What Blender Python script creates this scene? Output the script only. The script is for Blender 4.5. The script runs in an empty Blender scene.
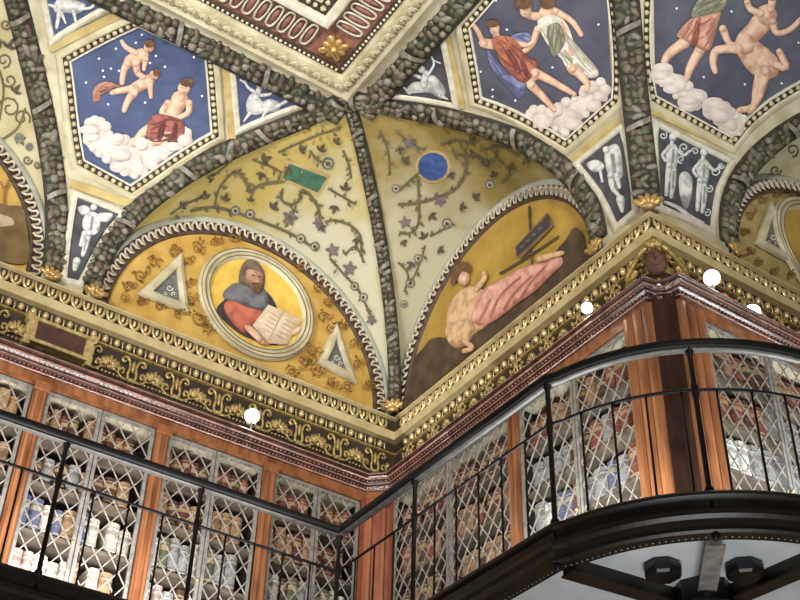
import bpy, bmesh, math, random
from mathutils import Vector, Matrix
from mathutils.bvhtree import BVHTree
from mathutils.geometry import delaunay_2d_cdt
random.seed(7)
PI = math.pi
SC = bpy.context.scene
COL = SC.collection

# ------------------------------------------------------------------ camera
CAM = Vector((0, 0, 1.6)); FPX = 1281.74
_p, _y, _r = (math.radians(a) for a in (38.919, 32.741, 1.8728))
_h = Vector((math.sin(_y), math.cos(_y), 0)); _ri = Vector((math.cos(_y), -math.sin(_y), 0))
FW = _h*math.cos(_p) + Vector((0, 0, math.sin(_p))); _up = Vector((0, 0, math.cos(_p))) - _h*math.sin(_p)
RI = math.cos(_r)*_ri + math.sin(_r)*_up; UP = math.cos(_r)*_up - math.sin(_r)*_ri
cd = bpy.data.cameras.new('camera'); cam = bpy.data.objects.new('camera', cd); COL.objects.link(cam)
M = Matrix.Identity(4)
for i, v in enumerate((RI, UP, -FW)):
    for j in range(3): M[j][i] = v[j]
M.translation = CAM; cam.matrix_world = M
cd.sensor_width = 36; cd.lens = FPX/800*36; cd.clip_start = 0.05
SC.camera = cam

# ------------------------------------------------------------------ world, lights, exposure
w = bpy.data.worlds.new('world'); SC.world = w; w.use_nodes = True
bg = w.node_tree.nodes['Background']; bg.inputs[0].default_value = (1.0, .94, .85, 1); bg.inputs[1].default_value = .105
def area(name, loc, aim, sx, sy, watts, col, spread=180):
    l = bpy.data.lights.new(name, 'AREA'); l.shape = 'RECTANGLE'; l.size = sx; l.size_y = sy; l.energy = watts; l.color = col; l.spread = math.radians(spread)
    o = bpy.data.objects.new(name, l); COL.objects.link(o); o.location = loc
    o.rotation_euler = (Vector(aim)-Vector(loc)).to_track_quat('-Z', 'Y').to_euler(); return o
# lamps standing on top of the bookcases of the opposite walls, lighting the vault
area('vault_light', (-2.4, 2.6, 6.6), (3.0, 6.6, 8.75), 1.0, .5, 50, (1, .96, .9), 66)
area('vault_light', (.6, -2.2, 6.7), (3.8, 5.2, 8.9), 1.0, .5, 57, (1, .96, .9), 66)
# broad light added below the gallery to brighten its underside
area('soffit_fill_light', (3.0, 2.4, .5), (4.0, 3.9, 4.5), 2.2, 2.2, 62, (.96, .97, 1), 120)
# cool LED strips lying on the gallery deck, behind its raised edge, washing the book shelves
area('shelf_light', (1.25, 6.42, 4.74), (1.25, 7.1, 5.25), 3.9, .06, 120, (.95, .96, 1))
area('shelf_light', (3.79, 4.72, 4.74), (4.5, 4.72, 5.25), 1.2, .06, 42, (.88, .95, 1))
area('shelf_light', (5.7, 3.42, 4.74), (5.7, 4.1, 5.25), 2.2, .06, 66, (.88, .95, 1))
SC.view_settings.view_transform = 'Standard'; SC.view_settings.look = 'None'
SC.view_settings.gamma = 1; SC.view_settings.exposure = 0.30; SC.view_settings.use_curve_mapping = False

# ------------------------------------------------------------------ materials
def lin(c):
    return tuple((x/255/12.92 if x/255 <= .04045 else ((x/255+.055)/1.055)**2.4) for x in c)
MAT = {}
PAINTED = set()
def mat(name, c1, c2=None, rough=.6, metal=0, scale=8, bump=0, bscale=40, emit=0, detail=4, tone=0, spec=.5):
    m = bpy.data.materials.new(name); m.use_nodes = True; MAT[name] = m
    nt = m.node_tree; b = nt.nodes['Principled BSDF']
    b.inputs['Roughness'].default_value = rough; b.inputs['Metallic'].default_value = metal; b.inputs['Specular IOR Level'].default_value = spec
    c1 = lin(c1)+(1,); c2 = lin(c2)+(1,) if c2 else tuple(x*.8 for x in c1[:3])+(1,)
    tc = nt.nodes.new('ShaderNodeTexCoord'); nz = nt.nodes.new('ShaderNodeTexNoise')
    nz.inputs['Scale'].default_value = scale; nz.inputs['Detail'].default_value = detail
    nt.links.new(tc.outputs['Object'], nz.inputs['Vector'])
    rp = nt.nodes.new('ShaderNodeValToRGB'); rp.color_ramp.elements[0].position = .35; rp.color_ramp.elements[1].position = .65
    rp.color_ramp.elements[0].color = c2; rp.color_ramp.elements[1].color = c1
    nt.links.new(nz.outputs['Fac'], rp.inputs['Fac']); nt.links.new(rp.outputs['Color'], b.inputs['Base Color'])
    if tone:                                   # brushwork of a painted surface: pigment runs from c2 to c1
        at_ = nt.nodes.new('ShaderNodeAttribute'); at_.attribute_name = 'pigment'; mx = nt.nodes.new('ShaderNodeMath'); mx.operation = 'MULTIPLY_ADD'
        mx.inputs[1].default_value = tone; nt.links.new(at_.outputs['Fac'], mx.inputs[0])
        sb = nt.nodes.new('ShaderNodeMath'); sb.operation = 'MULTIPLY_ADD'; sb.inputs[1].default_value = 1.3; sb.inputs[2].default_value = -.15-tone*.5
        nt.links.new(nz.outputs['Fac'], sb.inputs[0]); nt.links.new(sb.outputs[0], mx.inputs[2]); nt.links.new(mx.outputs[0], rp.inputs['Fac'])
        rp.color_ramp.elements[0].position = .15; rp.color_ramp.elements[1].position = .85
    if bump:
        n2 = nt.nodes.new('ShaderNodeTexNoise'); n2.inputs['Scale'].default_value = bscale
        nt.links.new(tc.outputs['Object'], n2.inputs['Vector'])
        bp = nt.nodes.new('ShaderNodeBump'); bp.inputs['Strength'].default_value = bump; bp.inputs['Distance'].default_value = .01
        nt.links.new(n2.outputs['Fac'], bp.inputs['Height']); nt.links.new(bp.outputs['Normal'], b.inputs['Normal'])
    if emit:
        b.inputs['Emission Color'].default_value = c1; b.inputs['Emission Strength'].default_value = emit
    return m
mat('cream', (202, 194, 164), (172, 162, 128), .7, scale=6, bump=.15)
mat('pale_band', (186, 190, 178), (166, 170, 156), .75, scale=7)
mat('fillet_white', (216, 212, 194), (192, 186, 162), .6, scale=15)
mat('goldstrip', (196, 176, 118), (172, 148, 88), .5, scale=9)
mat('frame_dark', (74, 62, 42), (54, 44, 30), .7, scale=20)
mat('bead', (210, 200, 168), (166, 152, 114), .5, scale=40)
mat('gar_base', (58, 54, 42), (36, 34, 26), .8, scale=18, bump=.4)
for i, (a, b_) in enumerate([((110, 106, 87), (79, 77, 60)), ((89, 91, 68), (63, 65, 46)), ((120, 111, 92), (87, 79, 61)), ((141, 135, 120), (104, 99, 86)), ((96, 82, 67), (68, 56, 44))]):
    mat('fruit%d' % i, a, b_, .38, scale=30, bump=.3, bscale=60)
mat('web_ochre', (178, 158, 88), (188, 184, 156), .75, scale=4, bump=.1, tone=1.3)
mat('web_ochre_shaded', (142, 122, 64), (174, 168, 138), .75, scale=4, bump=.1, tone=1.3)  # same ochre darkened, the weaker light on the middle web put into its colour
mat('web_cream', (196, 188, 154), (178, 166, 122), .75, scale=4, bump=.1)
mat('vine', (112, 104, 72), (88, 82, 56), .8, scale=30)
mat('vine_dark', (92, 82, 62), (68, 62, 50), .8, scale=30)
mat('vine_blue', (120, 124, 112), (84, 88, 82), .8, scale=30)
mat('bloom', (124, 108, 104), (94, 84, 84), .8, scale=30)
mat('tablet_green', (66, 110, 84), (50, 90, 70), .6, scale=20)
mat('disc_blue', (62, 88, 148), (46, 66, 118), .6, scale=20)
mat('lunette_gold', (206, 170, 90), (184, 144, 66), .65, scale=5)
mat('lunette_gold_dull', (180, 148, 68), (158, 126, 52), .65, scale=4)
mat('lunette_tan', (180, 160, 106), (158, 136, 80), .65, scale=6)
mat('medallion_gold', (228, 194, 96), (210, 170, 70), .6, scale=7)
mat('scroll_brown', (150, 110, 50), (124, 86, 36), .7, scale=30)
mat('scroll_dark', (116, 82, 36), (92, 64, 28), .7, scale=30)
mat('ring_dark', (120, 102, 66), (96, 80, 50), .6, scale=30)
mat('guil_base', (84, 66, 50), (58, 44, 34), .7, scale=20)
mat('guil_link', (204, 194, 172), (160, 144, 120), .45, scale=30)
mat('tri_grey', (112, 112, 104), (86, 88, 84), .7, scale=20)
mat('blue_l', (72, 86, 122), (58, 70, 102), .6, scale=5)
mat('blue_r', (88, 88, 100), (69, 70, 84), .6, scale=4)
mat('slate', (80, 80, 86), (56, 57, 64), .7, scale=8)
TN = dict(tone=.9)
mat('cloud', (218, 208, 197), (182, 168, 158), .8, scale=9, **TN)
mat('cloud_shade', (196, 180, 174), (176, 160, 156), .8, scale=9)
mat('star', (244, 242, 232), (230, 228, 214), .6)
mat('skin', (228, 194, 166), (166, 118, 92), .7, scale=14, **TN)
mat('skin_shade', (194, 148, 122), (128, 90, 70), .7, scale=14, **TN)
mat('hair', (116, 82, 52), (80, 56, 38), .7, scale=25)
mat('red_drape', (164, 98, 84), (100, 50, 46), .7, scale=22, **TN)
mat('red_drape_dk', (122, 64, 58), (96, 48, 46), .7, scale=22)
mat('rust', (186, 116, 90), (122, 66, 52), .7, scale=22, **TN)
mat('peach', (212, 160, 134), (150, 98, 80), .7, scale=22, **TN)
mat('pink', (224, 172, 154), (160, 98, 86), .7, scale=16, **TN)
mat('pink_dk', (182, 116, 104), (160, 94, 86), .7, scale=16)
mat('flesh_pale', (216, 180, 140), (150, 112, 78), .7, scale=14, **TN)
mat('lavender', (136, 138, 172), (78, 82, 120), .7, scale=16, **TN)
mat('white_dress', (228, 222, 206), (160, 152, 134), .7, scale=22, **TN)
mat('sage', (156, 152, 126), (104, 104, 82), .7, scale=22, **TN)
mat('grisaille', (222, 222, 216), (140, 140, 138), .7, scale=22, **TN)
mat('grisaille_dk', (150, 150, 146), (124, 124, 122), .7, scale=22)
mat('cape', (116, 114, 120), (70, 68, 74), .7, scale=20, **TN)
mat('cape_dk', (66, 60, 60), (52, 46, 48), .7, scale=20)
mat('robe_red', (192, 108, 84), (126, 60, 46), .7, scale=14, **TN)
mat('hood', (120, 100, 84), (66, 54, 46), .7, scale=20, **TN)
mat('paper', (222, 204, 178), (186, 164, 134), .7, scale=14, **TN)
mat('paper_line', (190, 168, 140), (178, 154, 126), .7, scale=30)
mat('hill_brown', (90, 72, 50), (62, 48, 36), .8, scale=8)
mat('ground_olive', (124, 100, 62), (98, 78, 48), .8, scale=8)
mat('board', (76, 70, 72), (56, 52, 56), .6, scale=20)
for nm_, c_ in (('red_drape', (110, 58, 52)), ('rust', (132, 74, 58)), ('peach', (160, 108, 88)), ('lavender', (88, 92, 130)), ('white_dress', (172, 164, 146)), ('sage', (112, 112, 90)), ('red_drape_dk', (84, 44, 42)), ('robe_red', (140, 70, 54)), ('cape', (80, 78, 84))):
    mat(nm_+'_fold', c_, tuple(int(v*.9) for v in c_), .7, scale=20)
mat('gilt', (216, 184, 122), (172, 134, 76), .36, .5, scale=40)
mat('gilt_pale', (248, 226, 176), (208, 178, 118), .34, .45, scale=40)
mat('ormolu', (212, 188, 130), (168, 144, 90), .45, .15, scale=30)
mat('gilt_frieze', (212, 186, 128), (152, 128, 80), .42, .45, scale=40)
mat('gilt_dim', (210, 180, 114), (150, 122, 70), .4, .5, scale=40)
mat('frieze_dark', (64, 54, 42), (42, 36, 29), .6, scale=14)
mat('plaque', (92, 60, 50), (70, 44, 37), .55, scale=12)
mat('lip_cream', (208, 190, 144), (186, 166, 120), .55, scale=8)
mat('crimson', (164, 114, 96), (130, 86, 72), .65, scale=30)
mat('ceil_inner', (150, 140, 124), (124, 112, 98), .7, scale=14)
mat('iron', (22, 19, 18), (15, 13, 12), .5, 0, scale=20, spec=.22)
mat('bronze', (38, 30, 22), (26, 21, 16), .4, 0, scale=6, spec=.35)
mat('rail_lit_grey', (96, 91, 84), (76, 72, 66), .45, .3, scale=20)
mat('steel', (160, 154, 146), (124, 120, 112), .38, .4, scale=20)
mat('wire', (184, 174, 160), (144, 135, 124), .34, .4, scale=30)
mat('soffit_grey', (182, 184, 182), (160, 163, 162), .85, scale=3, spec=.2)
mat('shelf_pale', (104, 92, 76), (80, 70, 57), .6, scale=10)
mat('top_pale', (206, 194, 164), (180, 166, 134), .6, scale=10)
mat('case_dark', (38, 28, 22), (24, 18, 14), .7, scale=10)
mat('black_gloss', (22, 20, 20), (14, 13, 13), .36, scale=10)
mat('oxide', (112, 76, 56), (78, 50, 36), .6, scale=20)
mat('bulb', (255, 250, 240), (255, 250, 240), .3, emit=14)
mat('wall_plain', (150, 120, 84), (126, 98, 66), .7, scale=4)
mat('floor_wood', (120, 84, 52), (92, 62, 38), .45, scale=4)
def wood(name, c1, c2, rough=.33):
    m = mat(name, c1, c2, rough, scale=3.0, bump=.08, bscale=60); nt = m.node_tree
    mp = nt.nodes.new('ShaderNodeMapping'); mp.inputs['Scale'].default_value = (6, 6, .9)
    tc = [n for n in nt.nodes if n.type == 'TEX_COORD'][0]; nz = [n for n in nt.nodes if n.type == 'TEX_NOISE'][0]
    nt.links.new(tc.outputs['Object'], mp.inputs['Vector']); nt.links.new(mp.outputs['Vector'], nz.inputs['Vector'])
    return m
wood('walnut', (134, 86, 54), (94, 56, 33)); wood('walnut_shaded', (66, 42, 31), (46, 29, 22), .55)
wood('walnut_orange', (146, 92, 56), (104, 62, 36)); wood('mahogany', (70, 42, 34), (46, 27, 22), .25); wood('wood_highlit', (150, 108, 90), (112, 78, 64), .16); wood('redwood', (144, 80, 54), (104, 54, 36))

MAT['walnut_shaded'].node_tree.nodes['Principled BSDF'].inputs['Specular IOR Level'].default_value = .12
# ------------------------------------------------------------------ object helpers
OFF = {}
def props(o, label=None, cat=None, group=None, kind=None):
    if label: o['label'] = label
    if cat: o['category'] = cat
    if group: o['group'] = group
    if kind: o['kind'] = kind
    return o
def thing(name, label, cat, loc, group=None, kind=None):
    o = bpy.data.objects.new(name, None); o.empty_display_size = .05; COL.objects.link(o); o.location = loc
    OFF[o] = Vector(loc); return props(o, label, cat, group, kind)
def mk(name, V, F, m, parent=None, smooth=False, **kw):
    off = OFF.get(parent, Vector((0, 0, 0)))
    me = bpy.data.meshes.new(name); me.from_pydata([tuple(Vector(v)-off) for v in V], [], F)
    me.materials.append(MAT[m])
    if smooth:
        me.polygons.foreach_set('use_smooth', [True]*len(me.polygons))
    o = bpy.data.objects.new(name, me); COL.objects.link(o)
    if parent: o.parent = parent
    OFF[o] = off
    return props(o, **kw)
def inst(name, me, Mx, parent):
    o = bpy.data.objects.new(name, me); COL.objects.link(o)
    if parent: o.parent = parent
    Mx = Mx.copy(); Mx.translation = Mx.translation - OFF.get(parent, Vector((0, 0, 0))); o.matrix_basis = Mx
    OFF[o] = OFF.get(parent, Vector((0, 0, 0)))
    return o
def rawmesh(name, V, F, m, smooth=True):
    me = bpy.data.meshes.new(name); me.from_pydata([tuple(v) for v in V], [], F); me.materials.append(MAT[m]); me.validate()
    if smooth: me.polygons.foreach_set('use_smooth', [True]*len(me.polygons))
    return me
class MB:
    def __init__(s): s.V = []; s.F = []; s.T = None
    def add(s, V, F, Mx=None):
        n = len(s.V); s.V += [Mx @ Vector(v) if Mx else Vector(v) for v in V]; s.F += [tuple(i+n for i in f) for f in F]; return s
    def box(s, a, b, Mx=None):
        x0, y0, z0 = a; x1, y1, z1 = b
        return s.add([(x0, y0, z0), (x1, y0, z0), (x1, y1, z0), (x0, y1, z0), (x0, y0, z1), (x1, y0, z1), (x1, y1, z1), (x0, y1, z1)],
                     [(3, 2, 1, 0), (4, 5, 6, 7), (0, 1, 5, 4), (1, 2, 6, 5), (2, 3, 7, 6), (3, 0, 4, 7)], Mx)
    def tube(s, pts, r, n=6, closed=False):
        pts = [Vector(p) for p in pts]; R = r if isinstance(r, (list, tuple)) else [r]*len(pts); V = []; F = []; m = len(pts); u = None
        for i, p in enumerate(pts):
            t = (pts[(i+1) % m]-pts[i-1]) if closed else (pts[min(i+1, m-1)]-pts[max(i-1, 0)])
            t.normalize()
            if u is None: u = t.orthogonal()
            u = (u-t*u.dot(t)).normalized(); v = t.cross(u)
            for k in range(n): V.append(p+(u*math.cos(2*PI*k/n)+v*math.sin(2*PI*k/n))*R[i])
        for i in range(m if closed else m-1):
            for k in range(n): a = i*n; b = ((i+1) % m)*n; F.append((a+k, a+(k+1) % n, b+(k+1) % n, b+k))
        if not closed: F.append(tuple(range(n-1, -1, -1))); F.append(tuple((m-1)*n+k for k in range(n)))
        return s.add(V, F)
    def lathe(s, prof, n=12, Mx=None):
        V = []; F = []
        for r, z in prof:
            for k in range(n): V.append((r*math.cos(2*PI*k/n), r*math.sin(2*PI*k/n), z))
        for i in range(len(prof)-1):
            for k in range(n): F.append((i*n+k, i*n+(k+1) % n, (i+1)*n+(k+1) % n, (i+1)*n+k))
        F.append(tuple(range(n-1, -1, -1))); F.append(tuple((len(prof)-1)*n+k for k in range(n)))
        return s.add(V, F, Mx)
    def ball(s, c, r, n=8, m=5):
        r = r if isinstance(r, (tuple, list)) else (r, r, r); V = [(0, 0, -1)]; F = []
        for i in range(1, m):
            a = -PI/2+PI*i/m
            for k in range(n): V.append((math.cos(a)*math.cos(2*PI*k/n), math.cos(a)*math.sin(2*PI*k/n), math.sin(a)))
        V.append((0, 0, 1)); t = len(V)-1
        for k in range(n): F.append((0, 1+(k+1) % n, 1+k)); F.append((t, t-n+k, t-n+(k+1) % n))
        for i in range(m-2):
            for k in range(n): F.append((1+i*n+k, 1+i*n+(k+1) % n, 1+(i+1)*n+(k+1) % n, 1+(i+1)*n+k))
        return s.add([(c[0]+x*r[0], c[1]+y*r[1], c[2]+z*r[2]) for x, y, z in V], F)
    def grid(s, G, closed=False):
        m = len(G[0]); V = [p for r in G for p in r]; F = []
        for i in range(len(G)-1):
            for k in range(m if closed else m-1): F.append((i*m+k, i*m+(k+1) % m, (i+1)*m+(k+1) % m, (i+1)*m+k))
        return s.add(V, F)
    def build(s, name, m, parent=None, smooth=False, **kw):
        o = mk(name, s.V, s.F, m, parent, smooth, **kw)
        if s.T:
            at_ = o.data.attributes.new('pigment', 'FLOAT', 'POINT'); at_.data.foreach_set('value', s.T)
        return o
def basis(x, y, z, loc):
    Mx = Matrix.Identity(4)
    for i, v in enumerate((x, y, z)):
        for j in range(3): Mx[j][i] = v[j]
    Mx.translation = Vector(loc); return Mx

# ------------------------------------------------------------------ surfaces and projecting
def ray(px, py): return ((px-400)*RI - (py-300)*UP + FPX*FW).normalized()
def atZ(px, py, z): d = ray(px, py); return CAM + d*((z-CAM.z)/d.z)
class Surf:
    def __init__(s, V, F): s.b = BVHTree.FromPolygons([tuple(v) for v in V], F); s.last = None
    def cast(s, px, py):
        d = ray(px, py); h = s.b.ray_cast(CAM, d)
        if h[0] is None:
            if s.last is None: return CAM+d*8, -d
            p, n = s.last; t = (p-CAM).dot(n)/d.dot(n); return CAM+d*t, n
        n = h[1] if h[1].dot(d) < 0 else -h[1]; s.last = (h[0], n); return h[0], n
    def near(s, p):
        h = s.b.find_nearest(p); n = h[1] if h[1].dot(CAM-p) > 0 else -h[1]; return h[0], n
def catmull(pts, k=4, closed=True):
    n = len(pts); out = []
    for i in range(n if closed else n-1):
        g = (lambda j: pts[j % n]) if closed else (lambda j: pts[max(0, min(n-1, j))])
        p0, p1, p2, p3 = g(i-1), g(i), g(i+1), g(i+2)
        for q in range(k):
            t = q/k
            out.append(tuple(.5*(2*b+(c-a)*t+(2*a-5*b+4*c-d)*t*t+(3*b-a-3*c+d)*t**3) for a, b, c, d in zip(p0, p1, p2, p3)))
    if not closed: out.append(tuple(pts[-1]))
    return out
def inside(p, poly):
    c = False; n = len(poly)
    for i in range(n):
        a, b = poly[i], poly[i-1]
        if (a[1] > p[1]) != (b[1] > p[1]) and p[0] < (b[0]-a[0])*(p[1]-a[1])/(b[1]-a[1])+a[0]: c = not c
    return c
class Paint:
    """flat painted shapes given as outlines in the photograph, laid on a surface"""
    def __init__(s, S): s.S = S; s.m = MB(); s.m.T = []; s.k = 0
    def v(s, px, py, off): p, n = s.S.cast(px, py); return p+n*(off+.00035*s.k)
    def poly(s, pts, off=.006, smooth=True, step=None):
        s.k += 1; ext = max(max(p[0] for p in pts)-min(p[0] for p in pts), max(p[1] for p in pts)-min(p[1] for p in pts)); step = step or max(3, min(9, ext/5))
        if smooth: pts = catmull(pts)
        else:
            q = []
            for i, a in enumerate(pts):
                b = pts[(i+1) % len(pts)]; k = max(1, int(math.dist(a, b)/step))
                q += [(a[0]+(b[0]-a[0])*j/k, a[1]+(b[1]-a[1])*j/k) for j in range(k)]
            pts = q
        V = [Vector(p[:2]) for p in pts]; n = len(V)
        x0 = min(p[0] for p in pts); x1 = max(p[0] for p in pts); y0 = min(p[1] for p in pts); y1 = max(p[1] for p in pts)
        y = y0+step/2
        while y < y1:
            x = x0+step/2
            while x < x1:
                if inside((x, y), pts) and min(math.dist((x, y), q[:2]) for q in pts) > step*.35: V.append(Vector((x, y)))
                x += step
            y += step
        r = delaunay_2d_cdt(V, [], [list(range(n))], 1, 1e-4)
        s.m.add([s.v(p.x, p.y, off) for p in r[0]], [tuple(f) for f in r[2]])
        cx, cy = sum(p[0] for p in pts)/n, sum(p[1] for p in pts)/n
        for k, p in enumerate(r[0]):
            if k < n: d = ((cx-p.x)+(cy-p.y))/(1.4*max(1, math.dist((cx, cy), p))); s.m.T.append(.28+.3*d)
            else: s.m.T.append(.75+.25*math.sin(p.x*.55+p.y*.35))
        return s
    def disc(s, c, rx, ry=None, off=.008, rot=0, n=14):
        s.k += 1; ry = ry or rx; cr, sr = math.cos(math.radians(rot)), math.sin(math.radians(rot))
        P = [(c[0]+rx*math.cos(a)*cr-ry*math.sin(a)*sr, c[1]+rx*math.cos(a)*sr+ry*math.sin(a)*cr) for a in (2*PI*i/n for i in range(n))]
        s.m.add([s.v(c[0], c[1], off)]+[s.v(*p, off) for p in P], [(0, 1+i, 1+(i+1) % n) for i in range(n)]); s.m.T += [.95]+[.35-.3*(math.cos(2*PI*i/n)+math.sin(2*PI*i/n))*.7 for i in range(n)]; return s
    def stroke(s, pts, w, off=.007, smooth=True, caps=True):
        s.k += 1
        if smooth and len(pts) > 2: pts = catmull(pts, 5, False)
        else:
            q = []
            for a, b in zip(pts, pts[1:]):
                k = max(1, int(math.dist(a, b)/9)); q += [(a[0]+(b[0]-a[0])*j/k, a[1]+(b[1]-a[1])*j/k) for j in range(k)]
            pts = q+[pts[-1]]
        n = len(pts); w = w if isinstance(w, (list, tuple)) else (w, w); V = []; F = []
        def wd(t): f = t*(len(w)-1); i = min(int(f), len(w)-2); return w[i]+(w[i+1]-w[i])*(f-i)
        for i, p in enumerate(pts):
            a = pts[max(i-1, 0)]; b = pts[min(i+1, n-1)]; dx, dy = b[0]-a[0], b[1]-a[1]; L = math.hypot(dx, dy) or 1; h = wd(i/(n-1))/2
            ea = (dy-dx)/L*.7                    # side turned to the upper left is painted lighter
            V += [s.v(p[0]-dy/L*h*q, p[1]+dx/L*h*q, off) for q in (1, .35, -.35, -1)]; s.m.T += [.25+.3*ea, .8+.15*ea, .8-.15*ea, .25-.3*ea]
        s.m.add(V, [(4*i+q, 4*i+q+1, 4*i+q+5, 4*i+q+4) for i in range(n-1) for q in range(3)])
        if caps and max(w) > 2.5:
            s.disc(pts[0], wd(0)/2, off=off, n=8); s.disc(pts[-1], wd(1)/2, off=off, n=8)
        return s
    def curl(s, c, r, rot=0, w=1.6, turns=1.4, flip=1, off=.006):
        P = []
        for i in range(13):
            t = i/12; a = math.radians(rot)+flip*turns*2*PI*t; q = r*(1-.8*t); P.append((c[0]+q*math.cos(a), c[1]+q*math.sin(a)))
        return s.stroke(P, (w, w*.7), off, False, False)
    def leaf(s, c, L, rot, w=.4, off=.006):
        a = math.radians(rot); d = (math.cos(a), math.sin(a)); e = (-d[1], d[0])
        return s.poly([(c[0]+d[0]*L*u+e[0]*L*q, c[1]+d[1]*L*u+e[1]*L*q) for u, q in ((0, 0), (.35, w*.5), (.7, w*.35), (1, 0), (.7, -w*.35), (.35, -w*.5))], off, False, 50)
    def build(s, name, m, parent, **kw): return s.m.build(name, m, parent, **kw)
def each(S, name, m, parent, polys=(), strokes=(), off=.007, **kw):
    return [paint(S, name, m, parent, [p], off=off+.0007*i, **kw) for i, p in enumerate(polys)]+[paint(S, name, m, parent, (), [q], off=off+.0007*i, **kw) for i, q in enumerate(strokes)]
def paint(S, name, m, parent, polys=(), strokes=(), discs=(), off=.007, smooth=True, **kw):
    P = Paint(S)
    for p in polys: P.poly(p, off, smooth)
    for p, wdt in strokes: P.stroke(p, wdt, off)
    for d in discs: P.disc(d[:2], d[2], d[3] if len(d) > 3 else None, off)
    return P.build(name, m, parent, **kw)
def ring(S, P3, d, h, k=6):
    """closed outline on a surface, moved out by d in the surface and raised by h"""
    n = len(P3); out = []; ctr = sum(P3, Vector())/n
    N = S.near(ctr)[1]; sgn = 1 if sum(((P3[i]-ctr).cross(P3[(i+1) % n]-ctr)).dot(N) for i in range(n)) > 0 else -1
    def od(i): e = (P3[(i+1) % n]-P3[i]).normalized(); return e.cross(S.near((P3[i]+P3[(i+1) % n])/2)[1]).normalized()*sgn
    C = []
    for i in range(n):
        a, b = od(i-1), od(i); m = (a+b); C.append(P3[i]+m*(d/max(.25, 1+a.dot(b))))
    for i in range(n):
        for j in range(k):
            p, nn = S.near(C[i].lerp(C[(i+1) % n], j/k)); out.append(p+nn*h)
    return out
def frame(S, P3, prof, name, m, parent, k=6, **kw):
    b = MB(); b.grid([ring(S, P3, d, h, k) for d, h in prof], True); return b.build(name, m, parent, **kw)
def along(P, step, closed=False):
    """points spaced evenly along a polyline, with tangents"""
    if closed: P = P+[P[0]]
    L = [0]
    for a, b in zip(P, P[1:]): L.append(L[-1]+(b-a).length)
    n = max(1, round(L[-1]/step)); out = []; j = 0
    for i in range(n):
        t = (i+.5)/n*L[-1]
        while L[j+1] < t: j += 1
        a, b = P[j], P[j+1]; out.append((a.lerp(b, (t-L[j])/max(1e-9, L[j+1]-L[j])), (b-a).normalized()))
    return out

# ------------------------------------------------------------------ dimensions (metres)
YL, XR, YC = 7.33, 4.70, 4.31              # cornice lip: left wall, middle wall, right wall
A, NE, Z0 = 1.5, 2.6, 7.48                 # cove size, squareness, foot height
ZC = Z0+A                                   # flat ceiling
CYL, CXR, CYC = 7.37, 4.74, 4.35           # cove feet
ZS = 7.45                                   # springing of the lunettes
PL, PR, PC = 7.40, 4.76, 4.38              # lunette planes
CX0, CY0 = CXR-A, CYL-A                     # inner corner of the flat ceiling (3.24, 5.87)
DD = CYL-CXR
def s_of(sn): return A*(1-max(0, 1-sn**NE)**(1/NE))
def poly_off(P, s):
    out = []; n = len(P)
    for i, p in enumerate(P):
        ns = []
        for a, b in ((i-1, i), (i, i+1)):
            if 0 <= a and b < n: d = (Vector(P[b])-Vector(P[a])).normalized(); ns.append(Vector((d.y, -d.x)))
        m = ns[0] if len(ns) == 1 else (ns[0]+ns[1])/(1+ns[0].dot(ns[1])); out.append(Vector(p)+m*s)
    return out
def sweep(P, prof, name, m, parent, smooth=False, **kw):
    b = MB(); b.grid([[Vector((q.x, q.y, z)) for q in poly_off(P, s)] for s, z in prof]); return b.build(name, m, parent, smooth, **kw)
LIP = [(-3, YL), (XR, YL), (XR, YC), (9, YC)]
QX, QY, QC = 4.43, 7.06, 4.04              # front plane of the bookcases
def scoop(c, n=6): return [(QX+c*math.sin(a), QC+c*math.cos(a)) for a in (PI/2*i/n for i in range(n+1))]
CASE = [(-3, QY), (QX-.13, QY), (QX, QY-.13)] + scoop(.14) + [(9, QC)]

# ------------------------------------------------------------------ shell
def shell(name, boxes, m):
    b = MB()
    for bx in boxes: b.box(*bx)
    return b.build(name, m, None, kind='structure')
shell('floor', [((-4, -4, -.1), (10, 8, 0))], 'floor_wood')
wl = shell('wall_left', [((-3, 7.45, 0), (4.82, 7.65, 9.3)), ((-3, QY+.02, 0), (QX, 7.45, 4.6))], 'wall_plain')
wm = shell('wall_center', [((4.82, 4.43, 0), (5.0, 7.65, 9.3)), ((QX+.02, QC+.3, 0), (4.82, 7.45, 4.6))], 'wall_plain')
wr = shell('wall_right', [((5.0, 4.43, 0), (9, 4.6, 9.3)), ((QX+.3, QC+.02, 0), (9, 4.43, 4.6))], 'wall_plain')
for o, t in ((wl, 'plain plastered wall behind the bookcases and lunette with the round medallion'), (wm, 'wall carrying the lunette with the reclining pink figure'), (wr, 'wall past the scooped corner column')): o['label'] = t

ceiling = mk('ceiling', [(CX0-6, CY0-6, ZC+.14), (CX0-.02, CY0-6, ZC+.14), (CX0-.02, CY0-.02, ZC+.14), (CX0-6, CY0-.02, ZC+.14)], [(0, 1, 2, 3)], 'ceil_inner', kind='structure', label='flat coffered middle of the painted ceiling')
NPH = 14
PHI = [PI/2*i/NPH for i in range(NPH+1)]
def xr_corner(sn): return CX0-1.25*math.sqrt(max(0, 1-sn*sn))      # left arch of the corner bay, on the left cove
AX = 1.885                                                           # axis of the left spandrel
def yr_corner(sn): return CY0-1.07*math.sqrt(max(0, 1-sn*sn))
def xc_arch(sn): return 6.70-1.25*math.sqrt(max(0, 1-sn*sn))
RAW = {}
def surface(key, name, m, rows, label, tone=None):
    b = MB(); b.grid(rows); RAW[key] = b; b.T = tone
    return b.build(name, m, ceiling, True, label=label), Surf(b.V, b.F)
def sn_of(ph): return max(0, math.sin(ph))**(2/NE)
def lerpn(a, b, n): return [a+(b-a)*i/n for i in range(n+1)]
rows = [[Vector((x, CYL, 7.26)) for x in lerpn(2*AX-xr_corner(0), xr_corner(0), 12)]]
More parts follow.
